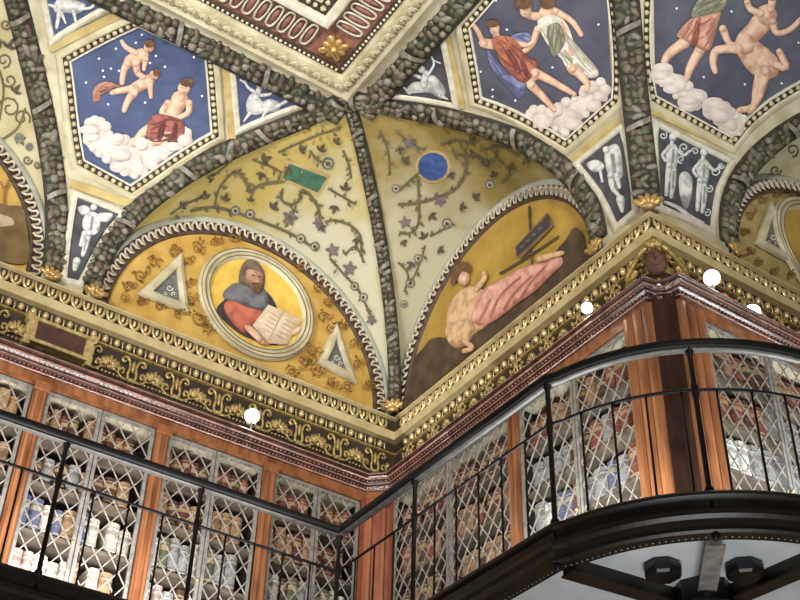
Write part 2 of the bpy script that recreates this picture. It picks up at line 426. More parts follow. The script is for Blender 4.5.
for ph in PHI:
    sn = sn_of(ph); rows.append([Vector((x, CYL-s_of(sn), Z0+A*sn)) for x in lerpn(2*AX-xr_corner(sn), xr_corner(sn), 12)])
spL, SL = surface('SL', 'spandrel', 'cream', rows, 'cream plaster spandrel between two lunettes')
rows = [[Vector((CXR, y, 7.26)) for y in lerpn(yr_corner(0), CYC, 12)]]
for ph in PHI:
    sn = sn_of(ph); s = s_of(sn); rows.append([Vector((CXR-s, y, Z0+A*sn)) for y in lerpn(yr_corner(sn), CYC-s, 12)])
spR, SR = surface('SR', 'spandrel', 'cream', rows, 'cream plaster spandrel rising over the projecting corner')
rows = [[Vector((x, CYC, 7.26)) for x in lerpn(CXR, xc_arch(0), 12)]]
for ph in PHI:
    sn = sn_of(ph); s = s_of(sn); rows.append([Vector((x, CYC-s, Z0+A*sn)) for x in lerpn(CXR-s, xc_arch(sn), 12)])
spC, SCv = surface('SC', 'spandrel', 'cream', rows, 'cream plaster spandrel above the scooped corner column')
RW = 1.33
TH = [PI*i/32 for i in range(33)]
def diag(th): x = CX0+1.46*abs(math.cos(th)); return Vector((x, x+DD, Z0+A*math.sin(th)))
LCX, RCY = 3.37, 6.09                        # lunette centres
def outL(th):
    sn = math.sin(th)
    return Vector((xr_corner(sn), CYL-s_of(sn), Z0+A*sn)) if th <= PI/2 else diag(th)
def outR(th):
    sn = math.sin(th)
    return Vector((CXR-s_of(sn), yr_corner(sn), Z0+A*sn)) if th <= PI/2 else diag(th)
def web(key, inner, outer, m, label, nv=14, ths=[PI*i/56 for i in range(57)]):
    def tn(th, v):                              # ochre pigment paling towards rib and lunette, partly light painted into the tone
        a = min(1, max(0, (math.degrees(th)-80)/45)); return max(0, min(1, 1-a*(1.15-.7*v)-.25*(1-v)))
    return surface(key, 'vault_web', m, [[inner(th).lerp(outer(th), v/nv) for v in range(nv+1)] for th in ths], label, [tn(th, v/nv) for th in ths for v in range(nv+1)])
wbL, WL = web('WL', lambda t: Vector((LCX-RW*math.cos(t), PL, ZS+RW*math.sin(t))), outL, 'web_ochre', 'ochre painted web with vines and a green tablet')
wbR, WR = web('WR', lambda t: Vector((PR, RCY-RW*math.cos(t), ZS+RW*math.sin(t))), outR, 'web_ochre_shaded', 'ochre painted web with vines and a blue disc')
def outN(th): sn = math.sin(th); p = Vector((2*AX-xr_corner(sn), CYL-s_of(sn), Z0+A*sn)); return p if th <= PI/2 else Vector((2*(2*AX-CX0)-p.x, p.y, p.z))
NCX = 2*AX-LCX
wbN, WN = web('WN', lambda t: Vector((NCX+RW*math.cos(t), PL, ZS+RW*math.sin(t))), outN, 'web_cream', 'cream painted web with curling vines')
def outC(th): sn = math.sin(th); p = Vector((xc_arch(sn), CYC-s_of(sn), Z0+A*sn)); return p if th <= PI/2 else Vector((13.4-p.x, p.y, p.z))
CCX = 6.78
wbC, WC = web('WC', lambda t: Vector((CCX-RW*math.cos(t), PC, ZS+RW*math.sin(t))), outC, 'web_cream', 'ochre and cream painted web past the projecting corner')
ALLB = MB()
for b in RAW.values(): ALLB.add(b.V, b.F)
ALL = Surf(ALLB.V, ALLB.F)
def plane(o, u, v, r=3): o = Vector(o); u = Vector(u)*r; v = Vector(v)*r; return Surf([o-u-v, o+u-v, o+u+v, o-u+v], [(0, 1, 2, 3)])
TL = plane((LCX, PL, 8), (1, 0, 0), (0, 0, 1)); TR = plane((PR, RCY, 8), (0, 1, 0), (0, 0, 1)); TC = plane((CCX, PC, 8), (1, 0, 0), (0, 0, 1)); TN = plane((NCX, PL, 8), (1, 0, 0), (0, 0, 1))

# ------------------------------------------------------------------ flat ceiling mouldings
CP = [(CX0-5, CY0), (CX0, CY0), (CX0, CY0-5)]
sweep(CP, [(-.03, ZC+.02), (-.005, ZC-.045), (.02, ZC-.06), (.14, ZC-.025), (.165, ZC+.03)], 'moulding', 'cream', ceiling, label='cream leaf moulding')
sweep(CP, [(.16, ZC+.03), (.165, ZC+.01), (.20, ZC+.01), (.205, ZC+.035)], 'moulding', 'frame_dark', ceiling)
sweep(CP, [(.20, ZC+.035), (.47, ZC+.05)], 'tongue_band', 'crimson', ceiling, label='dull red band of tongues')
sweep(CP, [(.465, ZC+.06), (.465, ZC+.01), (.48, ZC), (.515, ZC+.01), (.53, ZC+.06)], 'moulding', 'fillet_white', ceiling, label='white moulding')
sweep(CP, [(.53, ZC+.06), (.62, ZC+.08)], 'bead_band', 'frame_dark', ceiling)
sweep(CP, [(.615, ZC+.1), (.615, ZC+.05), (.65, ZC+.05), (.67, ZC+.12)], 'moulding', 'fillet_white', ceiling)
b = MB()
for k in range(5):
    a = (-.5+k/4)*2.2; b.ball((math.sin(a)*.022, math.cos(a)*.03-.01, .004), (.011, .026, .014), 6, 4)
b.tube([(-.04, -.03, 0), (-.03, .02, .006), (0, .045, .012), (.03, .02, .006), (.04, -.03, 0)], .008, 5)
me_ac = rawmesh('acanthus_leaf', b.V, b.F, 'bead')
b = MB(); ov = [(.036*math.cos(a), .1*max(-1, min(1, 1.25*math.sin(a))), .0) for a in (2*PI*i/16 for i in range(16))]
b.tube(ov, .009, 5, True); me_to = rawmesh('tongue', b.V, b.F, 'fillet_white')
b = MB(); b.ball((0, 0, 0), (.024, .082, .014), 8, 4); me_ti = rawmesh('tongue_core', b.V, b.F, 'crimson')
me_bd = {}
for nm, m_ in (('bead', 'bead'), ('gilt', 'gilt_pale')):
    b = MB(); b.ball((0, 0, 0), 1, 7, 5); me_bd[nm] = rawmesh('bead', b.V, b.F, m_)
def beads(name, P, step, r, m, parent, closed=False, up=None):
    b = MB()
    for p, t in along(P, step, closed): b.ball(p, r, 6, 4)
    return b.build(name, m, parent, True, kind='stuff')
for dirx, outw in (((1, 0, 0), (0, -1, 0)), ((0, -1, 0), (-1, 0, 0))):
    x = Vector(dirx); y = Vector(outw)
    corner = Vector((CX0, CY0, 0))
    def at(d, q, z): return (corner - x*d if dirx[0] else corner + x*d) + y*q + Vector((0, 0, z))
    Z = Vector((0, 0, -1))
    for i in range(22):
        d = .14+.095*i; inst('acanthus_leaf', me_ac, basis(x, y, x.cross(y), at(d, .085, ZC-.05)), ceiling)
    for i in range(20):
        d = .55+.097*i
        t = inst('tongue', me_to, basis(x, y, x.cross(y), at(d, .335, ZC+.03)), ceiling); inst('tongue_core', me_ti, basis(x, y, x.cross(y), at(d, .335, ZC+.035)), ceiling)
    beads('bead_row', [at(.55, .575, ZC+.06), at(2.6, .575, ZC+.06)], .06, .022, 'bead', ceiling)
    beads('bead_row', [at(.2, .183, ZC+.005), at(2.6, .183, ZC+.005)], .04, .012, 'fillet_white', ceiling)
b = MB()
for k in range(8):
    a = PI/4*k; L = .125 if k % 2 else .10
    Mx = Matrix.Translation((CX0-.335, CY0-.335, ZC+.02)) @ Matrix.Rotation(a, 4, 'Z')
    q = MB(); q.ball((L*.55, 0, 0), (L*.5, .035, .02), 8, 4); b.add(q.V, q.F, Mx)
b.ball((CX0-.335, CY0-.335, ZC), .03, 8, 5); b.build('rosette', 'gilt', ceiling, True, label='gold leaf rosette in the corner of the red tongue band')

# ------------------------------------------------------------------ garlands
me_fr = []
for i in range(5):
    for shp in ((1, 1, .8), (1.5, .75, .6), (.9, .9, 1)):
        b = MB(); b.ball((0, 0, 0), shp, 7, 5); me_fr.append(rawmesh('fruit', b.V, b.F, 'fruit%d' % i))
b = MB(); b.grid([[Vector((x*1.0, wv*(1-abs(x)**1.6)*.55, .25*(1-x*x)-.3*abs(wv))) for wv in (-1, 0, 1)] for x in (-1, -.5, 0, .5, 1)])
me_lf = rawmesh('leaf', b.V, b.F, 'fruit1')
def garland(label, P, nf, hw, step=.056, rows=3, fs=.034, group='fruit garlands moulded along the vault'):
    P = [Vector(p) for p in P]; t = thing('fruit_garland', label, 'garland', P[0], group); b = MB(); G = []
    for i, p in enumerate(P):
        tg = (P[min(i+1, len(P)-1)]-P[max(i-1, 0)]).normalized(); n = nf(p); sd = tg.cross(n).normalized()
        G.append([p+sd*hw*u+n*h for u, h in ((-1.12, -.01), (-1.1, .012), (-.85, .016), (-.5, .028), (0, .034), (.5, .028), (.85, .016), (1.1, .012), (1.12, -.01))])
    b.grid(G); b.build('band', 'gar_base', t, True, label='dark olive ground of the garland')
    k = 0
    for p, tg in along(P, step):
        n = nf(p); sd = tg.cross(n).normalized(); k += 1
        if k % 12 == 0:
            rb = MB(); rb.grid([[p+sd*hw*u+tg*d+n*(.06-.035*u*u)+tg*.03*u for u in (-1, -.5, 0, .5, 1)] for d in (-.02, .02)]); rb.build('ribbon', 'fruit3', t, True, label='pale ribbon tied around the garland')
            continue
        for r in range(rows):
            u = ((r+.5)/rows*2-1)*.8+random.uniform(-.12, .12); a = random.uniform(0, PI)
            x = (tg*math.cos(a)+sd*math.sin(a)).normalized(); y = n.cross(x); s = fs*random.uniform(.75, 1.25)
            Mx = basis(x*s, y*s, n*s, p+sd*hw*u+tg*random.uniform(-.012, .012)+n*(.03-.012*abs(u)))
            if random.random() < .2: inst('leaf', me_lf, Mx @ Matrix.Scale(1.5, 4), t)
            else: inst('fruit', random.choice(me_fr), Mx, t)
    return t
nall = lambda p: ALL.near(p)[1]
TA = [math.radians(a) for a in range(2, 91, 4)]
garland('fruit garland on the arch over the round medallion lunette', [outL(t)+Vector((.04*math.cos(t), 0, 0)) for t in TA], lambda p: SL.near(p)[1], .078)
garland('fruit garland on the arch over the lunette with the reclining pink figure', [outR(t)+Vector((0, .035*math.cos(t), 0)) for t in TA], lambda p: SR.near(p)[1], .078)
garland('fruit garland on the arch beside the vine-painted cream web', [outN(t)+Vector((-.04, 0, 0)) for t in TA if t < 1.45], lambda p: SL.near(p)[1], .076)
garland('fruit garland on the arch past the scooped corner column', [outC(t)+Vector((.04, 0, 0)) for t in TA], lambda p: SCv.near(p)[1], .078)
garland('fruit garland climbing the projecting corner between two figure panels', [Vector((CXR-s_of(math.sin(t)), CYC-s_of(math.sin(t)), Z0+A*math.sin(t))) for t in TA if t < 1.3], lambda p: Vector((-1, -1, -1.1)).normalized(), .085)
garland('narrow dark garland rib rising from the inner corner', [diag(t)+Vector((-.01, -.01, -.01)) for t in TA], lambda p: Vector((-1, -1, -1)).normalized(), .048, .05, 2, .026)
sg = 1.335
zg = Z0+A*(1-((A-sg)/A)**NE)**(1/NE)
ntop = Vector((0, -.28, -1)).normalized()
garland('fruit garland along the ceiling edge above the seated red-draped figure', [Vector((x, CYL-sg, zg)) for x in lerpn(3.3, 1.2, 22)], lambda p: ntop, .095, .06)
ntop2 = Vector((-.28, 0, -1)).normalized()
garland('fruit garland along the ceiling edge above the blue triangle beside the white-dress panel', [Vector((CXR-sg, y, zg)) for y in lerpn(5.93, 4.4, 18)], lambda p: ntop2, .095, .06)

# ------------------------------------------------------------------ painted webs (sub-parts of the vault)
def vines(S, par, strokes, rings, leaves, blooms, m='vine'):
    rv = random.Random(11); Pl = Paint(S)
    for s_, w_ in strokes:
        cc = catmull(s_, 5, False)
        for i in range(1, len(cc), 2):
            a = math.degrees(math.atan2(cc[i][1]-cc[i-1][1], cc[i][0]-cc[i-1][0])); Pl.leaf(cc[i], rv.uniform(4, 7.5), a+rv.choice((-1, 1))*rv.uniform(35, 75), .5, .007)
    Pl.build('leaf_spray', 'vine', par, kind='stuff')
    for s_, w_ in strokes: P = Paint(S); P.stroke(s_, w_, .006, True, False); P.build('vine', m, par)
    P = Paint(S)
    for (x, y, L, r) in leaves: P.leaf((x, y), L, r, .5, .008); P.leaf((x, y), L*.8, r+55, .45, .008); P.leaf((x, y), L*.8, r-55, .45, .008)
    P.build('leaf_cluster', 'vine_dark', par, kind='stuff')
    for x, y, r in rings:
        q = Paint(S); q.disc((x, y), r, off=.007); o = q.build('roundel', 'vine_blue', par)
        q = Paint(S); q.disc((x, y), r*.62, off=.01); q.build('roundel', 'web_cream', par); q = Paint(S); q.disc((x, y), r*.4, off=.012); q.build('roundel', 'vine_dark', par)
    for x, y, r in blooms:
        q = Paint(S)
        for k in range(5): q.leaf((x, y), r, 72*k+x, .6, .009)
        q.build('bloom', 'bloom', par)
vines(WL, wbL, [([(232, 172), (240, 174), (248, 186), (250, 191), (262, 184), (285, 181)], 3.4), ([(301, 191), (310, 195), (318, 207), (320, 220)], 3.2), ([(325, 222), (335, 220), (350, 225), (360, 235), (362, 250)], 3),
      ([(283, 188), (282, 200), (292, 204), (301, 198), (300, 190)], 2.6), ([(190, 211), (215, 207), (250, 217), (290, 233), (318, 250)], 3), ([(214, 206), (220, 186), (235, 170)], 2.2), ([(328, 188), (342, 196), (356, 204)], 2.4),
      ([(252, 159), (268, 165), (282, 172)], 2.4), ([(310, 150), (318, 160), (330, 162)], 2.4), ([(343, 150), (349, 165), (351, 178)], 2.4), ([(345, 255), (356, 246), (364, 262)], 2.2), ([(296, 205), (290, 222)], 2), ([(170, 214), (185, 204), (205, 196)], 2), ([(330, 258), (345, 275), (360, 292), (372, 318)], 2.4),
      ([(278, 152), (300, 142), (320, 134), (338, 128)], 2.2), ([(240, 150), (225, 166), (212, 176)], 2)],
      [(235, 210, 5), (250, 213.5, 5), (301, 238, 5), (315, 246, 5), (355, 286, 4.6), (364, 297, 4.6), (328, 163, 6.5)],
      [(262, 160, 11, -20), (262, 172, 9, 110), (345, 190, 10, -80), (335, 205, 9, 100), (272, 208, 10, -50), (224, 200, 9, -70), (205, 198, 9, -100), (321, 225, 8, 60), (300, 150, 9, -30), (180, 206, 8, -40), (358, 238, 8, 100), (320, 150, 9, -60), (335, 142, 8, -50), (290, 168, 8, 150), (250, 200, 7, -80), (212, 178, 7, 200)],
      [(290, 217, 9), (333, 250, 8), (350, 268, 8), (372, 320, 6), (318, 222, 6)])
paint(WL, 'painted_tablet', 'lunette_tan', wbL, [[(286, 159), (331, 175), (319, 196), (279, 179)]], off=.005, smooth=False)
paint(WL, 'painted_tablet', 'tablet_green', wbL, [[(289, 163), (327, 177), (318, 192), (283, 177)]], off=.008, smooth=False, label='dark green tablet')
vines(WR, wbR, [([(398, 204), (415, 203), (440, 196), (458, 186), (466, 170), (467, 152)], 3.4), ([(418, 178), (419, 205), (418, 224), (410, 233), (399, 232)], 2.8), ([(470, 150), (485, 160), (495, 158), (497, 150)], 2.4),
      ([(452, 150), (462, 155), (480, 156)], 2.2), ([(430, 236), (445, 228), (452, 222)], 2), ([(400, 190), (410, 180), (420, 172)], 2.4), ([(398, 262), (408, 275), (404, 292)], 2.2), ([(425, 245), (420, 262), (412, 280)], 2), ([(395, 130), (410, 142), (425, 150)], 2.2), ([(440, 145), (455, 140), (470, 142)], 2.2), ([(380, 130), (388, 150), (390, 175)], 2.2), ([(500, 160), (510, 172), (505, 182)], 2), ([(480, 150), (500, 146), (520, 156)], 2.2)],
      [(447, 223, 5.5), (410, 283, 5), (490, 184, 5), (418, 258, 4.5), (396, 188, 4.5), (404, 304, 4)],
      [(430, 214, 9, 40), (425, 238, 9, -120), (474, 198, 9, -40), (495, 176, 8, -110), (412, 262, 8, 120), (404, 162, 9, -50), (450, 172, 8, 60), (485, 165, 9, -70), (438, 248, 8, 30), (402, 240, 7, 60), (470, 140, 8, -20), (510, 165, 8, 20), (400, 146, 8, 80), (460, 205, 8, 10), (525, 158, 8, 30)],
      [(410, 142, 8), (440, 200, 7), (405, 222, 7)])
paint(WR, 'painted_disc', 'lunette_tan', wbR, discs=[(433, 166, 18, 17)], off=.005)
paint(WR, 'painted_disc', 'disc_blue', wbR, discs=[(433, 166, 15, 14)], off=.008, label='deep blue disc')
P = Paint(WN)
for c, r, rot, f in (((6, 24), 6, 0, 1), ((10, 108), 12, 180, 1), ((4, 60), 8, 90, -1), ((22, 118), 9, 30, -1), ((28, 160), 5, 0, 1), ((10, 80), 8, 200, -1), ((38, 165), 4, 0, 1)): P.curl(c, r, rot, 2.2, 1.3, f)
P.stroke([(0, 70), (4, 90), (0, 120)], 2); P.stroke([(2, 140), (18, 128), (26, 108)], 2.2); P.build('vine', 'vine', wbN)
P = Paint(WN)
for x, y, L, r in ((8, 48, 12, -60), (14, 92, 11, -50), (20, 138, 9, 60), (2, 45, 9, 200)): P.leaf((x, y), L, r); P.leaf((x, y), L*.8, r+60); P.leaf((x, y), L*.8, r-60)
P.build('leaf_cluster', 'vine_dark', wbN)
paint(WN, 'roundel', 'vine_blue', wbN, discs=[(20, 138, 5), (30, 147, 4)], off=.01)
P = Paint(WC)
for c, r, rot, f in (((775, 170), 6, 0, 1), ((792, 150), 7, 90, -1), ((760, 190), 4, 30, 1)): P.curl(c, r, rot, 2, 1.3, f)
P.build('vine', 'vine', wbC)

# ------------------------------------------------------------------ lunettes
b = MB(); b.tube([(-.035, -.036, 0), (-.034, .012, .008), (-.012, .034, .012), (.012, .03, .012), (.012, -.01, .008), (.03, -.034, .008)], [.008, .011, .012, .012, .011, .008], 5)
me_gl = rawmesh('rope_link', b.V, b.F, 'guil_link')
def lunette(name, label, o, u, ground, rng=(0, 180), cat='lunette mural'):
    """half-round mural with its rope moulding; u = direction along the wall, seen left to right"""
    o = Vector(o); u = Vector(u); zz = Vector((0, 0, 1)); n = u.cross(zz); n = n if n.dot(CAM-o) > 0 else -n
    t = thing(name, label, cat, o)
    A0, A1 = rng; AA = lerpn(math.radians(A0), math.radians(A1), 40)
    def P(r, a, h): return o-u*r*math.cos(a)+zz*r*math.sin(a)+n*h
    b = MB(); b.grid([[P(r, a, -.01) for a in AA] for r in (.02, .6, 1.19)])
    if A1 == 180 and A0 == 0: b.grid([[o-u*1.19-n*.01, o+u*1.19-n*.01], [o-u*1.19-zz*.17-n*.01, o+u*1.19-zz*.17-n*.01]])
    b.build('painted_ground', ground, t)
    b = MB(); b.grid([[P(r, a, h) for a in AA] for r, h in ((1.165, -.01), (1.17, .012), (1.185, .018), (1.195, .004), (1.255, .004), (1.262, .02), (1.275, .015))]); b.build('rope_ground', 'guil_base', t, True)
    b = MB(); b.grid([[P(r, a, h) for a in AA] for r, h in ((1.27, .012), (1.285, .018), (1.33, .012), (1.335, 0))]); b.build('plain_band', 'pale_band', t, True)
    k = int(1.225*math.radians(A1-A0)/.074)
    for i in range(k):
        a = math.radians(A0)+(i+.5)*.074/1.225; rd = -u*math.cos(a)+zz*math.sin(a); tg = u*math.sin(a)+zz*math.cos(a)
        inst('rope_link', me_gl, basis(tg, rd, n, P(1.225, a, .012)), t)
    return t
def medallion(T, t, c3, u, R, ground):
    n = Vector((0, 0, 1)).cross(u); n = n if n.dot(CAM-c3) > 0 else -n; zz = Vector((0, 0, 1)); AA = [2*PI*i/48 for i in range(48)]
    b = MB(); b.grid([[c3+(u*math.cos(a)+zz*math.sin(a))*r*R+n*h for a in AA] for r, h in ((.80, .0), (.82, .03), (.85, .035), (.87, .015), (.89, .03), (.93, .04), (.97, .035), (.99, .02), (1.0, 0))], True)
    b.build('round_frame', 'cream', t, True, label='cream ringed round frame')
    for r0, r1, hh in ((.835, .85, .037), (.90, .915, .039), (.965, .978, .038)):
        b = MB(); b.grid([[c3+(u*math.cos(a)+zz*math.sin(a))*r*R+n*hh for a in AA] for r in (r0, r1)], True); b.build('ring_line', 'ring_dark', t)
    b = MB(); b.add([c3+n*.004]+[c3+(u*math.cos(a)+zz*math.sin(a))*.81*R+n*.004 for a in AA], [(0, 1+i, 1+(i+1) % 48) for i in range(48)]); b.build('medallion_ground', ground, t)
def tri_panel(T, t, pts):
    P3 = [T.cast(*p)[0] for p in pts]
    frame(T, P3, [(-.012, .006), (-.005, .03), (.02, .034), (.05, .02), (.06, 0)], 'triangle_frame', 'cream', t, 4)
    o = paint(T, 'triangle_field', 'tri_grey', t, [pts], off=.005, smooth=False); c = (sum(p[0] for p in pts)/3, sum(p[1] for p in pts)/3)
    P = Paint(T); P.curl(c, 3.4, 0, 1.3, 1.1); P.curl((c[0]+4, c[1]+6), 2.4, 120, 1, 1.1); P.curl((c[0]-4, c[1]+5), 2, 40, 1, 1); P.build('scroll', 'grisaille', t)
def scrolls(T, t, spots, m='scroll_brown'):
    P = Paint(T); P2 = Paint(T); rr = random.Random(3)
    for i, (x, y, r) in enumerate(spots):
        P.curl((x, y), r, 67*i, 1.5, 1.25, 1 if i % 2 else -1, .005); P.curl((x+r*1.1, y+rr.uniform(-4, 4)), r*.7, 200+53*i, 1.3, 1.1, 1 if i % 3 else -1, .005)
        for k in range(5): P2.leaf((x+rr.uniform(-r, r), y+rr.uniform(-r, r)), r*rr.uniform(.5, .9), rr.uniform(0, 360), .45, .006)
    P.build('arabesque', m, t, label='brown scrolling arabesque', kind='stuff'); P2.build('arabesque_leaf', 'scroll_dark', t, kind='stuff')

tL = lunette('lunette_mural', 'gold lunette with a round medallion of a hooded reader holding an open book', (LCX, PL, ZS), (1, 0, 0), 'lunette_gold')
scrolls(TL, tL, [(128, 287, 6), (140, 275, 6), (140, 300, 5), (152, 262, 6), (160, 306, 5), (173, 251, 6), (187, 262, 5), (188, 285, 5), (190, 300, 5), (196, 248, 6), (178, 315, 5), (198, 318, 8), (206, 329, 6), (215, 243, 5), (318, 288, 5), (326, 302, 5), (322, 318, 6), (312, 350, 6), (302, 362, 8), (290, 372, 6), (330, 330, 5), (340, 325, 5), (352, 345, 5), (357, 365, 5), (366, 385, 5), (345, 388, 5), (330, 384, 5), (316, 372, 6), (122, 300, 4), (232, 240, 4), (300, 268, 4)])
medallion(TL, tL, TL.cast(257, 304)[0], Vector((1, 0, 0)), .525, 'medallion_gold')
tri_panel(TL, tL, [(150, 293), (177, 267), (181, 305)]); tri_panel(TL, tL, [(336, 337), (325, 362), (348, 374)])
fg = paint(TL, 'painted_figure', 'cape_dk', tL, [[(216, 312), (222, 302), (236, 295), (262, 290), (277, 310), (280, 340), (272, 346), (246, 338), (228, 326)]], off=.012, label='hooded figure in red robe and grey cape')
paint(TL, 'robe', 'robe_red', fg, [[(223, 306), (235, 300), (262, 306), (262, 320), (250, 330), (243, 334), (230, 322)]], off=.015)
paint(TL, 'cape', 'cape', fg, [[(222, 294), (232, 285), (242, 284), (262, 289), (268, 302), (262, 311), (246, 308), (232, 302), (224, 300)]], off=.018)
paint(TL, 'hood', 'hood', fg, [[(238, 284), (240, 268), (247, 261), (256, 263), (263, 273), (263, 287), (259, 294), (250, 288)]], off=.021)
paint(TL, 'face', 'skin_shade', fg, [[(245, 272), (252, 271), (261, 276), (260, 287), (256, 294), (249, 288), (245, 280)]], off=.024)
paint(TL, 'beard', 'hair', fg, [[(249, 285), (259, 285), (258, 293), (254, 294)]], off=.027)
each(TL, 'eyes', 'cape_dk', fg, strokes=[([(250, 277), (253, 277.4)], 1.2), ([(256, 278), (259, 278.6)], 1.2)], off=.028)
bk = paint(TL, 'painted_book', 'paper', tL, [[(251, 327), (267, 306), (300, 321), (285, 346), (268, 345)]], off=.024, smooth=False, label='open pale book')
each(TL, 'text_line', 'paper_line', bk, strokes=[([(265+i*2.2*.0+8*0+4-2*i, 314+4*i), (277-2*i, 319+4*i)], 1) for i in range(5)]+[([(283-2*i, 321+4*i), (293-2*i, 326+4*i)], 1) for i in range(5)]+[([(281, 313), (267, 342)], 1.2)], off=.027)
each(TL, 'hand', 'skin', fg, [[(243, 330), (249, 328), (262, 340), (268, 346), (258, 345)], [(289, 333), (297, 328), (299, 331), (292, 337)]], off=.03)

tR = lunette('lunette_mural', 'yellow lunette with a reclining figure in a pink robe under a dark board', (PR, RCY, ZS), (0, -1, 0), 'lunette_gold_dull')
each(TR, 'painted_hill', 'hill_brown', tR, [[(405, 398), (450, 352), (500, 316), (545, 282), (585, 252), (590, 262), (545, 300), (500, 332), (450, 370), (412, 404)], [(548, 268), (556, 252), (566, 240), (574, 228), (582, 232), (586, 246), (584, 256), (568, 268), (548, 284), (536, 290)], [(408, 380), (412, 362), (424, 348), (432, 339), (446, 338), (460, 346), (468, 356), (440, 378), (412, 398)]], off=.004)
fg = paint(TR, 'painted_figure', 'flesh_pale', tR, [[(448, 312), (456, 296), (470, 287), (484, 290), (500, 300), (492, 322), (470, 338), (458, 348), (452, 344), (448, 330)], [(446, 330), (456, 322), (470, 320), (476, 330), (466, 346), (452, 346)]], off=.008, label='reclining figure in a pink robe')
paint(TR, 'robe', 'pink', fg, [[(472, 318), (484, 292), (500, 282), (520, 270), (545, 262), (560, 256), (564, 264), (552, 276), (536, 292), (516, 306), (498, 320), (482, 326)]], off=.012)
each(TR, 'robe_fold', 'pink_dk', fg, strokes=[([(492, 318), (502, 296), (522, 278)], (3, 2)), ([(506, 310), (516, 294), (534, 276)], (3, 2)), ([(522, 300), (532, 284), (546, 268)], (3, 2)), ([(482, 320), (492, 300)], 2.5)], off=.015)
paint(TR, 'face', 'skin', fg, discs=[(465, 279, 6, 7)], off=.012)
paint(TR, 'hair', 'hair', fg, [[(452, 280), (456, 268), (464, 262), (472, 266), (472, 274), (464, 272), (458, 282), (454, 286)]], off=.015)
each(TR, 'forearm', 'flesh_pale', fg, strokes=[([(478, 290), (486, 280), (486, 274)], (6, 5)), ([(542, 260), (556, 256), (564, 254)], (7, 5)), ([(462, 340), (474, 348), (466, 352)], (6, 5))], off=.017)
bd = paint(TR, 'painted_board', 'ground_olive', tR, [[(516, 248), (548, 213), (555, 226), (521, 260)]], off=.008, smooth=False, label='dark tilted board')
paint(TR, 'board_face', 'board', bd, [[(517, 247), (550, 215), (551, 226), (518, 257)]], off=.012, smooth=False)
each(TR, 'chalk_mark', 'grisaille_dk', bd, strokes=[([(522+6*i, 248-6*i), (525+6*i, 247-6*i)], 1) for i in range(4)], off=.015)
each(TR, 'pole', 'hill_brown', bd, strokes=[([(530, 206), (531, 230)], 2.5), ([(532, 250), (533, 266)], 2.5), ([(500, 274), (530, 256), (560, 236)], 2)], off=.006)

tC = lunette('lunette_mural', 'tan lunette with a large ringed medallion past the projecting corner', (CCX, PC, ZS), (1, 0, 0), 'lunette_tan')
medallion(TC, tC, Vector((6.62, PC, 8.0)), Vector((1, 0, 0)), .56, 'lunette_gold_dull')
paint(TC, 'painted_figure', 'robe_red', tC, [[(800, 282), (806, 262), (822, 252), (842, 256), (856, 272), (858, 292), (836, 312), (812, 300)]], off=.012, label='bust in a red robe')
tri_panel(TC, tC, [(762, 243), (771, 213), (785, 256)])
scrolls(TC, tC, [(744, 232, 4), (750, 215, 4), (748, 250, 4), (760, 200, 4), (776, 194, 4), (756, 262, 4), (772, 272, 4), (790, 275, 4), (790, 196, 4)])
tN = lunette('lunette_mural', 'lunette with a bare tree on a yellow sky beside the vine-painted cream web', (NCX, PL, ZS), (-1, 0, 0), 'lunette_gold')
paint(TN, 'painted_ground', 'ground_olive', tN, [[(-20, 205), (8, 206), (22, 208), (26, 225), (28, 262), (0, 262), (-20, 262)]], off=.006)
paint(TN, 'painted_rock', 'paper_line', tN, [[(-10, 214), (10, 218), (12, 226), (-10, 226)]], off=.009)
paint(TN, 'painted_tree', 'scroll_brown', tN, strokes=[([(4, 205), (5, 190), (9, 180)], (3, 2)), ([(5, 192), (0, 182)], 1.5), ([(6, 188), (12, 184)], 1.4)], off=.008)

# ------------------------------------------------------------------ framed ceiling panels
def panel(name, label, S, px, ground, prof='full', cat='painted panel', group=None):
    P3 = [S.cast(*p)[0] for p in px]; c = sum(P3, Vector())/len(P3); t = thing(name, label, cat, c, group)
    paint(S, 'painted_ground', ground, t, [px], off=.006, smooth=False)
    if prof == 'full':
        frame(S, P3, [(-.006, .006), (-.002, .02), (.012, .02)], 'fillet', 'fillet_white', t)
        frame(S, P3, [(.010, .02), (.016, .006), (.056, .006), (.060, .022)], 'bead_ground', 'frame_dark', t)
        beads('bead_row', ring(S, P3, .036, .016, 10), .058, .0205, 'bead', t, True)
        frame(S, P3, [(.058, .022), (.072, .03), (.10, .022), (.115, .002)], 'outer_frame', 'cream', t)
    else:
        frame(S, P3, [(-.005, .006), (0, .022), (.02, .026), (.04, .018), (.05, .002)], 'fillet', 'fillet_white', t)
    return t
def strip(S, par, a, b_, wpx, label=None):
    P = Paint(S); P.stroke([a, b_], wpx, .012, False, False); o = P.build('gold_strip', 'goldstrip', par)
    return o
def stars(S, t, pts, off=.009):
    P = Paint(S)
    for p in pts: P.disc(p, 1.25, off=off, n=6)
    P.build('star', 'star', t, kind='stuff')
